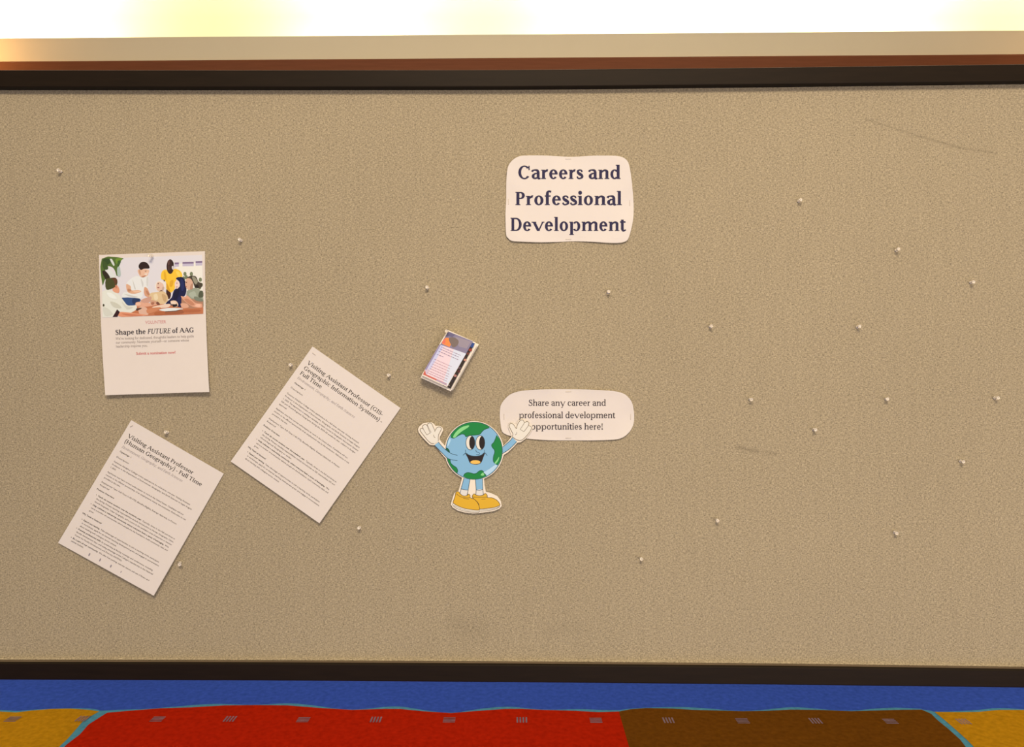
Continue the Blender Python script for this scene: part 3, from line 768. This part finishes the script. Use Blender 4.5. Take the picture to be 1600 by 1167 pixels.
    extra = [([(470, 420), (490, 470), (520, 560), (500, 560)], (206, 194, 178)), ([(600, 400), (640, 470), (630, 540), (610, 470)], (210, 198, 184)), ([(340, 640), (420, 655), (560, 690), (450, 690)], (208, 196, 180)), ([(690, 390), (718, 380), (712, 520), (690, 500)], (214, 202, 188)),
             ([(566, 260), (590, 270), (600, 340), (578, 330)], (204, 148, 112)), ([(610, 368), (680, 352), (640, 384)], (188, 128, 96)), ([(690, 290), (722, 318), (700, 326)], (240, 192, 160)), ([(400, 560), (455, 580), (430, 604), (396, 596)], (190, 128, 92)), ([(480, 600), (580, 590), (600, 606), (520, 622)], (238, 186, 148)), ([(676, 590), (712, 600), (740, 660), (700, 650)], (190, 126, 92)),
             ([(960, 300), (985, 300), (1000, 420), (970, 400)], (228, 164, 40)), ([(1060, 440), (1110, 430), (1090, 520), (1050, 520)], (226, 160, 40)), ([(1150, 290), (1200, 300), (1220, 370), (1180, 370)], (252, 204, 84)), ([(1004, 470), (1040, 540), (1060, 610), (1010, 570)], (216, 150, 38)), ([(955, 425), (968, 420), (975, 440), (962, 446)], (90, 60, 40)),
             ([(1030, 200), (1046, 205), (1046, 280), (1030, 270)], (84, 54, 48)), ([(1085, 120), (1110, 150), (1112, 190), (1092, 170)], (34, 22, 22)),
             ([(860, 480), (880, 470), (876, 490)], (110, 76, 60)), ([(850, 540), (890, 536), (880, 552)], (160, 84, 74)), ([(940, 530), (968, 540), (950, 590), (930, 590)], (196, 160, 136)), ([(800, 660), (850, 640), (870, 720), (820, 740)], (234, 204, 160)), ([(930, 640), (1000, 680), (990, 760), (950, 740)], (200, 158, 110)), ([(760, 780), (800, 770), (810, 800), (770, 812)], (170, 106, 78)), ([(860, 760), (900, 800), (870, 814), (840, 790)], (120, 70, 54)),
             ([(1220, 420), (1262, 430), (1280, 540), (1240, 600)], (34, 40, 84)), ([(1120, 620), (1200, 560), (1180, 680), (1120, 740)], (16, 18, 46)), ([(1180, 700), (1230, 690), (1220, 800), (1190, 790)], (30, 34, 72)), ([(1150, 470), (1172, 468), (1168, 480)], (110, 76, 64)), ([(1148, 530), (1176, 528), (1160, 542)], (170, 96, 86)),
             ([(1300, 460), (1322, 455), (1316, 470)], (80, 50, 40)), ([(1296, 520), (1320, 520), (1306, 534)], (166, 90, 78)), ([(1380, 500), (1416, 480), (1410, 560), (1370, 570)], (188, 134, 104)), ([(1440, 520), (1490, 500), (1504, 540), (1450, 545)], (40, 30, 26)), ([(1350, 640), (1440, 600), (1470, 700), (1390, 700)], (172, 170, 144)), ([(1440, 680), (1560, 720), (1560, 760), (1450, 740)], (124, 124, 102)), ([(1280, 730), (1340, 720), (1440, 800), (1380, 815)], (196, 128, 94)), ([(1470, 802), (1530, 806), (1520, 848), (1450, 836)], (240, 178, 144)),
             ([(700, 880), (900, 850), (880, 890), (720, 950)], (206, 128, 86)), ([(1280, 892), (1510, 884), (1510, 916), (1290, 928)], (178, 98, 60)), ([(820, 930), (960, 915), (970, 965), (830, 975)], (176, 96, 56)), ([(1090, 800), (1150, 790), (1170, 830), (1110, 846)], (40, 26, 28)), ([(1070, 770), (1130, 765), (1150, 800), (1090, 800)], (240, 204, 174)),
             ([(70, 620), (160, 640), (230, 720), (120, 700)], (238, 228, 208)), ([(120, 760), (230, 790), (300, 860), (180, 850)], (206, 194, 168)), ([(300, 760), (380, 830), (480, 850), (380, 880)], (212, 200, 176)), ([(10, 850), (100, 880), (160, 960), (40, 980)], (214, 203, 180)), ([(200, 505), (222, 510), (226, 550), (205, 545)], (204, 122, 90)), ([(300, 948), (500, 962), (620, 975), (420, 982)], (202, 116, 82)),
             ([(520, 790), (580, 775), (600, 810), (540, 824)], (238, 182, 146)), ([(0, 130), (60, 150), (90, 250), (20, 250)], (62, 80, 36)), ([(240, 130), (290, 125), (262, 200), (236, 240)], (66, 92, 40)), ([(230, 240), (270, 220), (285, 350), (240, 365)], (176, 182, 166)), ([(740, 90), (900, 75), (960, 240), (820, 420), (740, 300)], (216, 200, 198))]
    for p_, c_ in extra[:-1]: sh(p_, c_)
    g.build('photograph', INK, r)
    g = Geo(base)
    P, w = serif('Shape the ', *BOLD); P2, w2 = serif('FUTURE', .125, .055, .22); P3, w3 = serif(' of AAG', *BOLD)
    line = P + [[(a + w, b) for a, b in q] for q in P2] + [[(a + w + w2 + .02, b) for a, b in q] for q in P3]
    pg.text(g, line, 1.12, 6.31, .62, alb(40, 34, 44), 6.38, w + w2 + w3 + .02, emy=.55)
    g.build('heading', INK, r)
    g = Geo(base)
    P, w = sans('VOLUNTEER'); pg.text(g, P, 3.58, 5.53, .4, alb(206, 130, 124), 1.68, w, emy=.36); g.build('caption', INK, r)
    g = Geo(base)
    for i, (s, x1) in enumerate(zip(POSTER, (7.46, 7.05, 3.68))):
        P, w = sans(s); pg.text(g, P, 1.12, 6.70 + i * .305, .3, alb(150, 130, 118), x1 - 1.12, w, emy=.30)
    g.build('body_text', INK, r)
    g = Geo(base); P, w = sans('Submit a nomination now!', True); pg.text(g, P, 2.72, 7.92, .3, alb(200, 92, 88), 3.2, w, emy=.30); g.build('call_to_action', INK, r)


poster()


# ------------------------------------------------------------------ cut paper signs
def sign(name, label, outline, staples, lines, col, font, lift_amp, bubble=False):
    pts = catmull(outline, 3, True); cx = sum(p[0] for p in pts) / len(pts); cy = sum(p[1] for p in pts) / len(pts)
    base = B(cx, cy); r = on_board(name, base); tag(r, label, 'sign')
    xs = [p[0] for p in pts]; ys = [p[1] for p in pts]; hw, hh = (max(xs) - min(xs)) / 2, (max(ys) - min(ys)) / 2

    def lift(x, y):
        e = min(1.0, math.hypot(((x - cx) / hw) ** 2, ((y - cy) / hh) ** 2) ** .5); d = 1.0
        for sx, sy in staples: d = min(d, math.hypot(x - sx, y - sy) / 34.0)
        d = d * d * (3 - 2 * d)
        return .0010 + lift_amp * d * (0.35 + .65 * e ** 4) * (1 + .2 * math.sin(x * .03) * math.cos(y * .04))
    g = Geo(base); rings = [1, .99, .975, .955, .93] + [.9 - .05 * i for i in range(17)] + [.06, .02]
    rows = []
    for k in rings:
        q = [(cx + (x - cx) * k, cy + (y - cy) * k) for x, y in pts]; rows.append([B(x, y, lift(x, y)) for x, y in q])
    g.quads(rows, close=True); g.poly(rows[-1])
    back = [[Vector((v.x, v.y + .0004, v.z)) for v in q] for q in rows]; g.quads([rows[0], back[0]], close=True); g.quads(back, close=True); g.poly(back[-1])
    g.build('sheet', PAPER, r, False)
    g = Geo(base)
    for s, x0, x1, yb, em in lines:
        P, w = serif(s, *font); k = (x1 - x0) / w
        for q in P:
            pp = [(x0 + a * k, yb - b * em) for a, b in q]; g.poly([B(x, y, lift(x, y) + .0005) for x, y in pp], col)
    g.build('lettering', INK, r)
    for i, (sx, sy) in enumerate(staples):
        v = i < 2; a = (sx, sy - 4.5) if v else (sx - 4.5, sy); b = (sx, sy + 4.5) if v else (sx + 4.5, sy)
        staple(r, base, B(*a, lift(*a)), B(*b, lift(*b)), .00035)


zz = lambda L, k, ox, oy: [(ox + x / k, oy + y / k) for x, y in L]
sign('title_sign', 'rounded white paper sign lettered Careers and Professional Development in bold navy',
     zz([(145, 290), (160, 200), (200, 140), (260, 100), (330, 87), (500, 85), (650, 92), (780, 99), (900, 97), (1050, 88), (1250, 88), (1340, 100), (1390, 130), (1420, 185), (1445, 330), (1465, 560), (1466, 700), (1450, 820), (1420, 930), (1395, 972), (1330, 994),
         (1200, 995), (1050, 985), (850, 979), (700, 985), (500, 990), (300, 983), (200, 975), (160, 947), (138, 900), (132, 700), (140, 550), (140, 410)], 6.667, 770, 230),
     [(794.5, 315), (984, 317), (888, 248.5), (888, 374)],
     [('Careers and', 808.5, 970.2, 279.5, 29.4), ('Professional', 804.5, 972.2, 320.3, 29.4), ('Development', 797.0, 978.0, 360.8, 29.4)], alb(24, 19, 58), BOLD, .0032)
sign('speech_bubble_sign', 'oval white paper sign inviting people to share career opportunities, beside the globe cut-out',
     zz([(80, 260), (95, 215), (130, 165), (190, 112), (280, 80), (400, 65), (600, 57), (900, 57), (1100, 62), (1300, 75), (1400, 95), (1460, 130), (1510, 195), (1530, 270), (1537, 350), (1530, 430), (1500, 500), (1450, 555), (1390, 590),
         (1300, 605), (1100, 612), (800, 612), (600, 610), (400, 595), (250, 575), (180, 560), (130, 540), (100, 512), (85, 440), (77, 350)], 6.957, 770, 600),
     [(787.5, 651), (985.5, 651), (888, 612), (888, 684.5)],
     [('Share any career and', 825.6, 947.0, 634.0, 13.6), ('professional development', 810.8, 961.2, 653.2, 13.6), ('opportunities here!', 830.0, 942.8, 671.0, 13.6)], alb(52, 40, 46), (.118, .056), .0030)


# ------------------------------------------------------------------ globe cut-out
def globe():
    Z = lambda x, y: (640 + x / 6.865, 640 + y / 6.865)
    base = B(*Z(692, 560)); r = on_board('globe_cutout', base)
    tag(r, 'paper cut-out of a smiling cartoon globe waving both hands in yellow shoes', 'cut-out')
    cx, cy = 692, 440

    def arc(a0, a1, rad, n=20): return [(cx + rad * math.cos(math.radians(a0 + (a1 - a0) * i / n)), cy + rad * math.sin(math.radians(a0 + (a1 - a0) * i / n))) for i in range(n + 1)]
    out = [(262, 382), (215, 375), (180, 342), (130, 288), (97, 242), (90, 210), (103, 180), (125, 163), (140, 148), (170, 141), (200, 136), (235, 135), (264, 153), (277, 173), (300, 170), (332, 176), (354, 194), (360, 220), (343, 257), (325, 292), (322, 320), (352, 358), (376, 384)]
    out += arc(190, 350, 317, 30)
    out += [(1006, 385), (1048, 345), (1082, 303), (1095, 285), (1077, 240), (1058, 190), (1066, 152), (1094, 138), (1130, 150), (1148, 158), (1163, 122), (1194, 101), (1227, 104), (1246, 118), (1282, 127), (1294, 153), (1314, 173), (1322, 202), (1293, 253), (1242, 314), (1192, 349), (1157, 354), (1112, 404), (1052, 460), (1014, 482)]
    out += arc(11, 69, 317, 12)
    out += [(798, 745), (802, 800), (817, 878), (880, 897), (942, 927), (978, 978), (988, 1032), (962, 1064), (900, 1089), (820, 1099), (750, 1109), (680, 1114), (600, 1104), (520, 1084), (462, 1049), (441, 1015), (457, 960), (478, 898), (500, 877), (525, 868), (545, 800), (560, 742)]
    out += arc(115, 166, 317, 12)
    out += [(372, 508), (336, 464), (298, 414)]

    def lift(x, y): return .0056
    g = Geo(base); fr = [B(*Z(x, y), lift(x, y)) for x, y in out]; bk = [B(*Z(x, y), lift(x, y) - .0005) for x, y in out]
    g.poly(fr); g.poly(bk[::-1]); g.quads([fr, bk], close=True); g.build('backing_card', CARD, r)
    up = [.0002]
    parts = {}

    def pen(nm, parent=None):
        parts['g'] = Geo(base); parts['n'] = nm; parts['p'] = parent or r

    def fill(pts, col, sm=True):
        up[0] += .000006
        if sm: pts = catmull(pts, 4, True)
        parts['g'].poly([B(*Z(x, y), lift(x, y) + up[0]) for x, y in pts], alb(*col))

    def line(pts, w, col, closed=False):
        up[0] += .000006
        q = catmull(pts, 4, closed)
        if closed: q = q + [q[0], q[1]]
        for quad in ribbon([(x, y, w) for x, y in q]): parts['g'].poly([B(*Z(x, y), lift(x, y) + up[0]) for x, y in quad], alb(*col))

    def done(): return parts['g'].build(parts['n'], INK, parts['p'])
    BLUE, GRN, DG, LG, OUT, TAN = (134, 174, 193), (6, 124, 54), (12, 84, 54), (140, 205, 125), (48, 76, 88), (126, 106, 84)
    WHT = (234, 214, 188)
    legs = [([(583, 735), (648, 745), (628, 862), (552, 850)], [(552, 850), (628, 862), (614, 928), (540, 912)]), ([(706, 748), (782, 740), (786, 852), (714, 858)], [(714, 858), (786, 852), (792, 916), (710, 918)])]
    for a, b in legs:
        pen('leg'); fill(a, BLUE, False); fill(b, (228, 210, 190), False)
        line([a[0], a[3], b[3]], 6, OUT); line([a[1], a[2], b[2]], 6, OUT); line([a[3], ((a[3][0] + a[2][0]) / 2, a[3][1] + 8), a[2]], 6, OUT); done()
    SHOE, SO = (226, 166, 40), (104, 72, 30)
    pen('shoe'); p = [(672, 930), (690, 904), (712, 914), (750, 924), (790, 914), (812, 898), (832, 918), (836, 942), (885, 946), (932, 968), (960, 1000), (966, 1026), (900, 1050), (820, 1060), (750, 1062), (744, 1020), (722, 985), (686, 955)]
    fill([(745, 1062), (850, 1056), (920, 1042), (966, 1024), (964, 1046), (912, 1070), (830, 1086), (745, 1092)], WHT, False); fill(p, SHOE); line(p, 6, SO, True)
    line([(678, 935), (720, 940), (790, 940), (838, 938)], 5, SO); line([(770, 962), (815, 958)], 4, SO); line([(752, 1090), (830, 1085), (912, 1069), (962, 1044), (966, 1026)], 5, TAN); line([(752, 1076), (840, 1072), (930, 1054), (962, 1038)], 4, TAN); done()
    pen('shoe'); p = [(497, 886), (526, 880), (545, 905), (580, 926), (616, 920), (628, 905), (648, 918), (652, 945), (692, 960), (730, 1000), (748, 1045), (744, 1076), (660, 1071), (560, 1050), (472, 1004), (474, 970), (486, 935)]
    fill([(468, 1004), (560, 1050), (660, 1072), (746, 1078), (742, 1101), (680, 1102), (580, 1086), (500, 1056), (464, 1024)], WHT, False); fill(p, SHOE); line(p, 6, SO, True)
    line([(500, 900), (540, 930), (600, 945), (650, 945)], 5, SO); line([(575, 950), (640, 962)], 4, SO); line([(468, 1004), (464, 1024), (500, 1056), (580, 1086), (680, 1102), (742, 1100), (746, 1076)], 5, TAN); line([(476, 1026), (560, 1066), (660, 1088), (740, 1092)], 4, TAN); done()
    pen('globe'); fill(ell(cx, cy, 303, 307, n=64), BLUE, False)
    top = [(440, 290)] + [(cx + 301 * math.cos(math.radians(a)), cy + 305 * math.sin(math.radians(a))) for a in range(214, 303, 8)] + [(856, 194)]
    low = [(805, 212), (775, 238), (752, 264), (700, 273), (640, 276), (606, 290), (590, 268), (560, 262), (520, 280), (482, 303), (455, 303)]
    fill(top + low, GRN, False); line([(858, 194)] + low + [(438, 292)], 7, DG)
    fill([(466, 292), (500, 236), (560, 188), (632, 168), (630, 188), (570, 226), (520, 266), (488, 300)], LG)
    rg = [(935, 274), (965, 312), (985, 362), (994, 422), (990, 482), (975, 547), (948, 594), (915, 576), (898, 550), (900, 500), (912, 460), (908, 430), (886, 402), (880, 376), (902, 352), (918, 320)]
    fill(rg, GRN, False); line(rg[6:] + rg[:1], 7, DG); fill([(912, 572), (940, 535), (960, 505), (952, 545), (925, 580)], LG)
    bg = [(578, 716), (590, 690), (620, 675), (660, 680), (690, 688), (720, 680), (750, 656), (782, 655), (802, 680), (822, 712)]
    fill(bg + [(770, 735), (720, 745), (660, 745), (610, 733)], GRN, False); line(bg, 7, DG); fill([(762, 702), (785, 676), (800, 696), (790, 708)], LG)
    lg = [(402, 510), (430, 520), (440, 570), (470, 600), (502, 622), (516, 656), (506, 684)]
    fill(lg + [(470, 648), (432, 592), (410, 548)], GRN, False); line(lg, 7, DG); fill([(390, 408), (410, 414), (428, 438), (430, 464), (394, 446)], DG)
    fill([(792, 672), (850, 640), (922, 588), (944, 602), (894, 658), (832, 706)], (186, 206, 214), False); fill([(416, 330), (432, 310), (440, 330), (420, 380), (406, 390)], (176, 206, 220))
    line(ell(cx, cy, 303, 307, n=48), 6, OUT, True); gl = done()
    pen('mouth', gl); fill([(600, 470), (640, 490), (700, 499), (760, 490), (806, 465), (792, 510), (768, 568), (730, 588), (680, 586), (645, 568), (625, 520)], (34, 22, 22))
    fill(ell(706, 563, 54, 21, n=20), (242, 182, 82), False); line([(574, 490), (604, 466), (640, 488), (700, 498), (765, 489), (804, 462), (832, 492)], 6, OUT); line([(600, 430), (602, 466)], 5, OUT); line([(804, 430), (803, 464)], 5, OUT); done()
    pen('nose', gl); line([(710, 432), (718, 452), (742, 458), (750, 472), (738, 484), (714, 482)], 5.5, OUT); done()
    for ex in (652, 758):
        pen('eye', gl); fill(ell(ex, 355, 47, 74, n=28), WHT, False); line(ell(ex, 355, 48, 76, n=28), 6, OUT, True); fill(ell(ex + 18, 354, 30, 70, n=24), (30, 22, 22), False); done()
    pen('arm'); up_, dn = [(310, 348), (345, 390), (385, 428), (440, 468), (512, 490)], [(266, 380), (310, 425), (355, 470), (420, 528), (512, 546)]
    fill(up_ + dn[::-1], BLUE, False); line(up_, 6, OUT); line(dn, 6, OUT); done()
    pen('arm'); up_, dn = [(1104, 298), (1080, 330), (1045, 362), (998, 402)], [(1150, 342), (1110, 385), (1060, 430), (998, 470)]
    fill(up_ + dn[::-1], BLUE, False); line(up_, 6, OUT); line(dn, 6, OUT); done()
    pen('hand'); h = [(308, 330), (290, 348), (262, 362), (228, 358), (190, 325), (150, 275), (116, 230), (114, 210), (128, 200), (146, 206), (138, 182), (150, 165), (175, 160), (190, 172), (194, 152), (215, 143), (236, 150), (252, 182), (272, 222), (290, 196), (315, 185), (336, 193), (340, 212), (325, 240), (312, 270), (308, 300)]
    fill(h, WHT); line(h, 6, TAN, True); line([(146, 206), (165, 240), (185, 270)], 5, TAN); line([(185, 270), (222, 250)], 5, TAN); line([(222, 250), (205, 215), (190, 172)], 5, TAN); line([(192, 170), (215, 215), (232, 244)], 4, TAN); line([(272, 222), (270, 240)], 5, TAN); line([(257, 270), (262, 290), (276, 302)], 5, TAN); line([(262, 364), (306, 336)], 9, WHT); done()
    pen('hand'); h = [(1104, 288), (1108, 260), (1086, 215), (1070, 180), (1074, 156), (1095, 148), (1118, 164), (1145, 203), (1152, 175), (1170, 135), (1196, 112), (1220, 115), (1234, 138), (1258, 126), (1280, 140), (1276, 168), (1298, 178), (1308, 200), (1280, 250), (1230, 306), (1190, 330), (1150, 322), (1122, 306)]
    fill(h, WHT); line(h, 6, TAN, True); line([(1234, 138), (1210, 175), (1186, 212)], 5, TAN); line([(1186, 212), (1226, 236)], 5, TAN); line([(1226, 236), (1250, 205), (1276, 168)], 5, TAN); line([(1150, 240), (1148, 258), (1132, 270)], 5, TAN); done()


globe()


# ------------------------------------------------------------------ the stack of cards
def cards():
    TL, TR, BR, BL = (699.6, 515.4), (739.3, 532.9), (698.6, 604.6), (658.7, 586.2)
    ux, uy = (.917, .400), (-.4925, .870)
    W0 = 0.0010; N = 9; DT = .0026
    for i in range(N):
        w = W0 + DT * (i + 1); top = N - 1 - i
        # fan: the lower the card the further it has slipped to one side
        if top == 0: sh = (0, 0)
        elif top == 1: sh = (4.6, .4)
        elif top <= 4: sh = (8.4, 3.0 + .3 * top)
        else: sh = (10.2 + .2 * (i % 2), 1.0 + .3 * (i % 3))
        dx, dy = sh[0] * ux[0] + sh[1] * uy[0], sh[0] * ux[1] + sh[1] * uy[1]
        cs = [(x + dx, y + dy) for x, y in (TL, TR, BR, BL)]
        if top >= 2: cs[0] = (cs[0][0] - sh[0] * .9, cs[0][1] - sh[0] * .38); cs[3] = (cs[3][0] - sh[0] * .9, cs[3][1] - sh[0] * .35)
        ti = lambda s, t, w=w: w + .0025 * t * (1 if top < 3 else .3) * (i / N)
        pg = Page(cs, ti); base = B(*pg.px(.5, .5))
        sheet = pg.sheet(base, .0022 if top else .0012, 3)
        if top > 1:
            o = sheet.build('handout_card', CARD)
            o.matrix_world = BM @ Matrix.Translation(base)
            tag(o, 'plain white edged card buried under the printed ones in the pinned stack', 'card', 'cards in the pinned stack'); continue
        r = on_board('handout_card', base)
        tag(r, 'topmost card of the pinned stack, printed with an orange lava photo and text' if top == 0 else 'second card in the pinned stack, only its dark photo edge showing', 'card', 'cards in the pinned stack')
        sheet.build('card_stock', CARD, r)
        Z = lambda x, y: (640 + x / 8.975, 500 + y / 8.975)
        k = [.0002]; g = Geo(base)

        def sh_(pts, col):
            k[0] += .000008; g.poly([B(*Z(x, y), ti(*pg.st(*Z(x, y))) + k[0]) for x, y in pts], alb(*col))
        if top == 0:
            sh_([(545, 160), (889, 298), (524, 925), (182, 762)], (214, 184, 188))
            sh_([(545, 160), (889, 298), (790, 474), (430, 345)], (138, 122, 138)); sh_([(640, 230), (860, 300), (800, 400), (690, 370)], (158, 138, 140)); sh_([(545, 165), (640, 205), (600, 240), (510, 215)], (108, 96, 118))
            sh_([(505, 248), (555, 250), (585, 335), (560, 378), (460, 335), (452, 310)], (255, 136, 66)); sh_([(470, 280), (505, 250), (500, 335), (452, 318)], (232, 112, 86))
            sh_(catmull([(548, 255), (620, 242), (686, 290), (670, 355), (610, 385), (575, 335)], 3, True), (126, 104, 92))
            sh_([(430, 345), (770, 462), (522, 905), (240, 780)], (240, 204, 198)); sh_([(620, 410), (792, 472), (528, 918), (470, 880)], (222, 214, 228)); sh_([(430, 345), (480, 362), (290, 700), (232, 672)], (206, 196, 212))
            sh_([(420, 340), (440, 347), (236, 700), (214, 692)], (158, 138, 160)); sh_([(215, 700), (188, 762), (516, 912), (520, 890), (230, 760)], (210, 96, 74)); sh_([(380, 830), (516, 892), (516, 912), (375, 848)], (180, 150, 160))
            g.build('printed_picture', GLOSSINK, r)
            g = Geo(base); rows = [(442, 372, 300), (425, 400, 290), (408, 432, 300), (385, 475, 100), (350, 545, 260), (335, 580, 260), (318, 612, 262), (300, 645, 280), (285, 675, 290), (268, 708, 290), (252, 735, 295)]
            random.seed(3)
            for j, (x, y, L) in enumerate(rows):
                a = 0
                while a < L:
                    wd = random.uniform(14, 42); b = min(a + wd, L); hh = 9 if j < 4 else 6
                    sh_([(x + a * .917, y + a * .40), (x + b * .917, y + b * .40), (x + b * .917 - hh * .45, y + b * .4 + hh * .85), (x + a * .917 - hh * .45, y + a * .4 + hh * .85)], (150, 122, 140) if j < 4 else (178, 122, 130)); a = b + 7
            g.build('printed_text', GLOSSINK, r)
        else:
            sh_([(780, 330), (915, 330), (575, 962), (470, 920)], (34, 20, 22)); sh_([(850, 335), (868, 312), (914, 326), (890, 388), (840, 372)], (40, 70, 128))
            for x, y, c, s in ((852, 420, (150, 52, 36), 26), (820, 470, (112, 50, 40), 22), (780, 560, (196, 130, 104), 22), (765, 520, (104, 46, 40), 18), (700, 670, (92, 64, 70), 20), (640, 780, (184, 120, 108), 22), (690, 720, (86, 30, 30), 22), (552, 915, (130, 110, 112), 12), (590, 850, (40, 34, 44), 24)):
                sh_(ell(x, y, s, s * .8, n=10), c)
            g.build('printed_picture', GLOSSINK, r)


cards()


# ------------------------------------------------------------------ push pins
def lathe(name, prof, m, parent, n=18):
    """profile (out of the board, radius)"""
    g = Geo(); g.quads([[(r * math.cos(2 * math.pi * k / n), -w, r * math.sin(2 * math.pi * k / n)) for k in range(n)] for w, r in prof], close=True)
    return g.build(name, m, parent, True)


def make_pin():
    r = bpy.data.objects.new('push_pin', None); COL.objects.link(r); r.empty_display_size = .01
    lathe('grip', [(.0012, .0009), (.0012, .0028), (.0016, .0032), (.0024, .0032), (.0029, .0026), (.0042, .00175), (.0072, .0016), (.0088, .0022), (.0096, .0031), (.0102, .0034), (.0112, .0034), (.0117, .0030), (.0117, .0022), (.0106, .0013), (.0104, .0002)], CLEAR, r)
    lathe('needle', [(-.006, .00008), (-.004, .0004), (.0030, .0005), (.0030, .00005)], STEEL, r, 8)
    return r


PINS = [((96, 268), 'clear push pin on bare cloth above the photo poster, farthest toward the upper corner', (0, 0)),
        ((377.3, 376), 'clear push pin standing off the upper corner of the photo poster', (0, .1)),
        ((668, 450), 'clear push pin directly above the stack of cards', (0, .1)),
        ((950, 457), 'clear push pin below the Careers sign', (.05, .1)),
        ((1247.5, 314.5), 'clear push pin level with the Careers sign on the bare half of the board', (.1, .1)),
        ((1399.5, 391.5), 'clear push pin second highest on the bare half of the board', (.05, .2)),
        ((1516, 441.5), 'clear push pin third highest on the bare half, near the side edge of the board', (0, 0)),
        ((1109.5, 510.5), 'clear push pin below and beyond the Careers sign, nearest it on the bare half', (0, .1)),
        ((1339, 511), 'clear push pin halfway down the bare half, above a lone pin in line', (.1, .1)),
        ((1171.5, 623.5), 'clear push pin nearest the speech bubble sign on the bare half of the board', (0, -.1)),
        ((1384.5, 623.5), 'clear push pin between two others in the row level with the speech bubble', (-.35, .1)),
        ((1553.5, 621.5), 'clear push pin closest to the side edge of the board, level with the speech bubble', (.1, 0)),
        ((1271, 670.5), 'clear push pin just under the row level with the speech bubble', (0, -.1)),
        ((1500, 720), 'clear push pin low near the side edge of the board', (.1, -.1)),
        ((1120, 812), 'clear push pin on bare cloth below the scuff mark', (-.15, 0)),
        ((1397, 831), 'clear push pin lowest in the far bottom area of the bare half', (0, -.1)),
        ((1001.5, 872.5), 'clear push pin lowest of all beneath the speech bubble sign', (-.1, .2)),
        ((562, 823.5), 'clear push pin below the lower corner of the Geographic Information notice', (.1, .1)),
        ((281.5, 878.5), 'clear push pin beside the lower edge of the Human Geography notice', (.5, -.3)),
        ((262, 675), 'clear push pin beside the top edge of the Human Geography notice', (.1, .1)),
        ((455.5, 570), 'clear push pin just outside the top corner of the Geographic Information notice', (.1, 0)),
        ((608.5, 586), 'clear push pin between the Geographic Information notice and the card stack', (0, 0)),
        ((237.5, 400.5), 'clear push pin holding up the top edge of the photo poster', (0, 0)),
        ((698.5, 517.8), 'clear push pin through the top corner of the card stack', (0, 0))]
proto = make_pin()
for i, ((x, y), lab, (tx, tz)) in enumerate(PINS):
    o = proto
    if i:
        o = proto.copy(); COL.objects.link(o)
        for ch in proto.children:
            c = ch.copy(); COL.objects.link(c); c.parent = o
    w = {22: .006, 23: .0255}.get(i, 0.0)
    o.location = BM @ B(x, y, w)
    # a pin leans a little as it was pushed in
    o.rotation_euler = (-tz * .6, 0, -TH + tx * .6)
    tag(o, lab, 'push pin', 'clear push pins on the board')
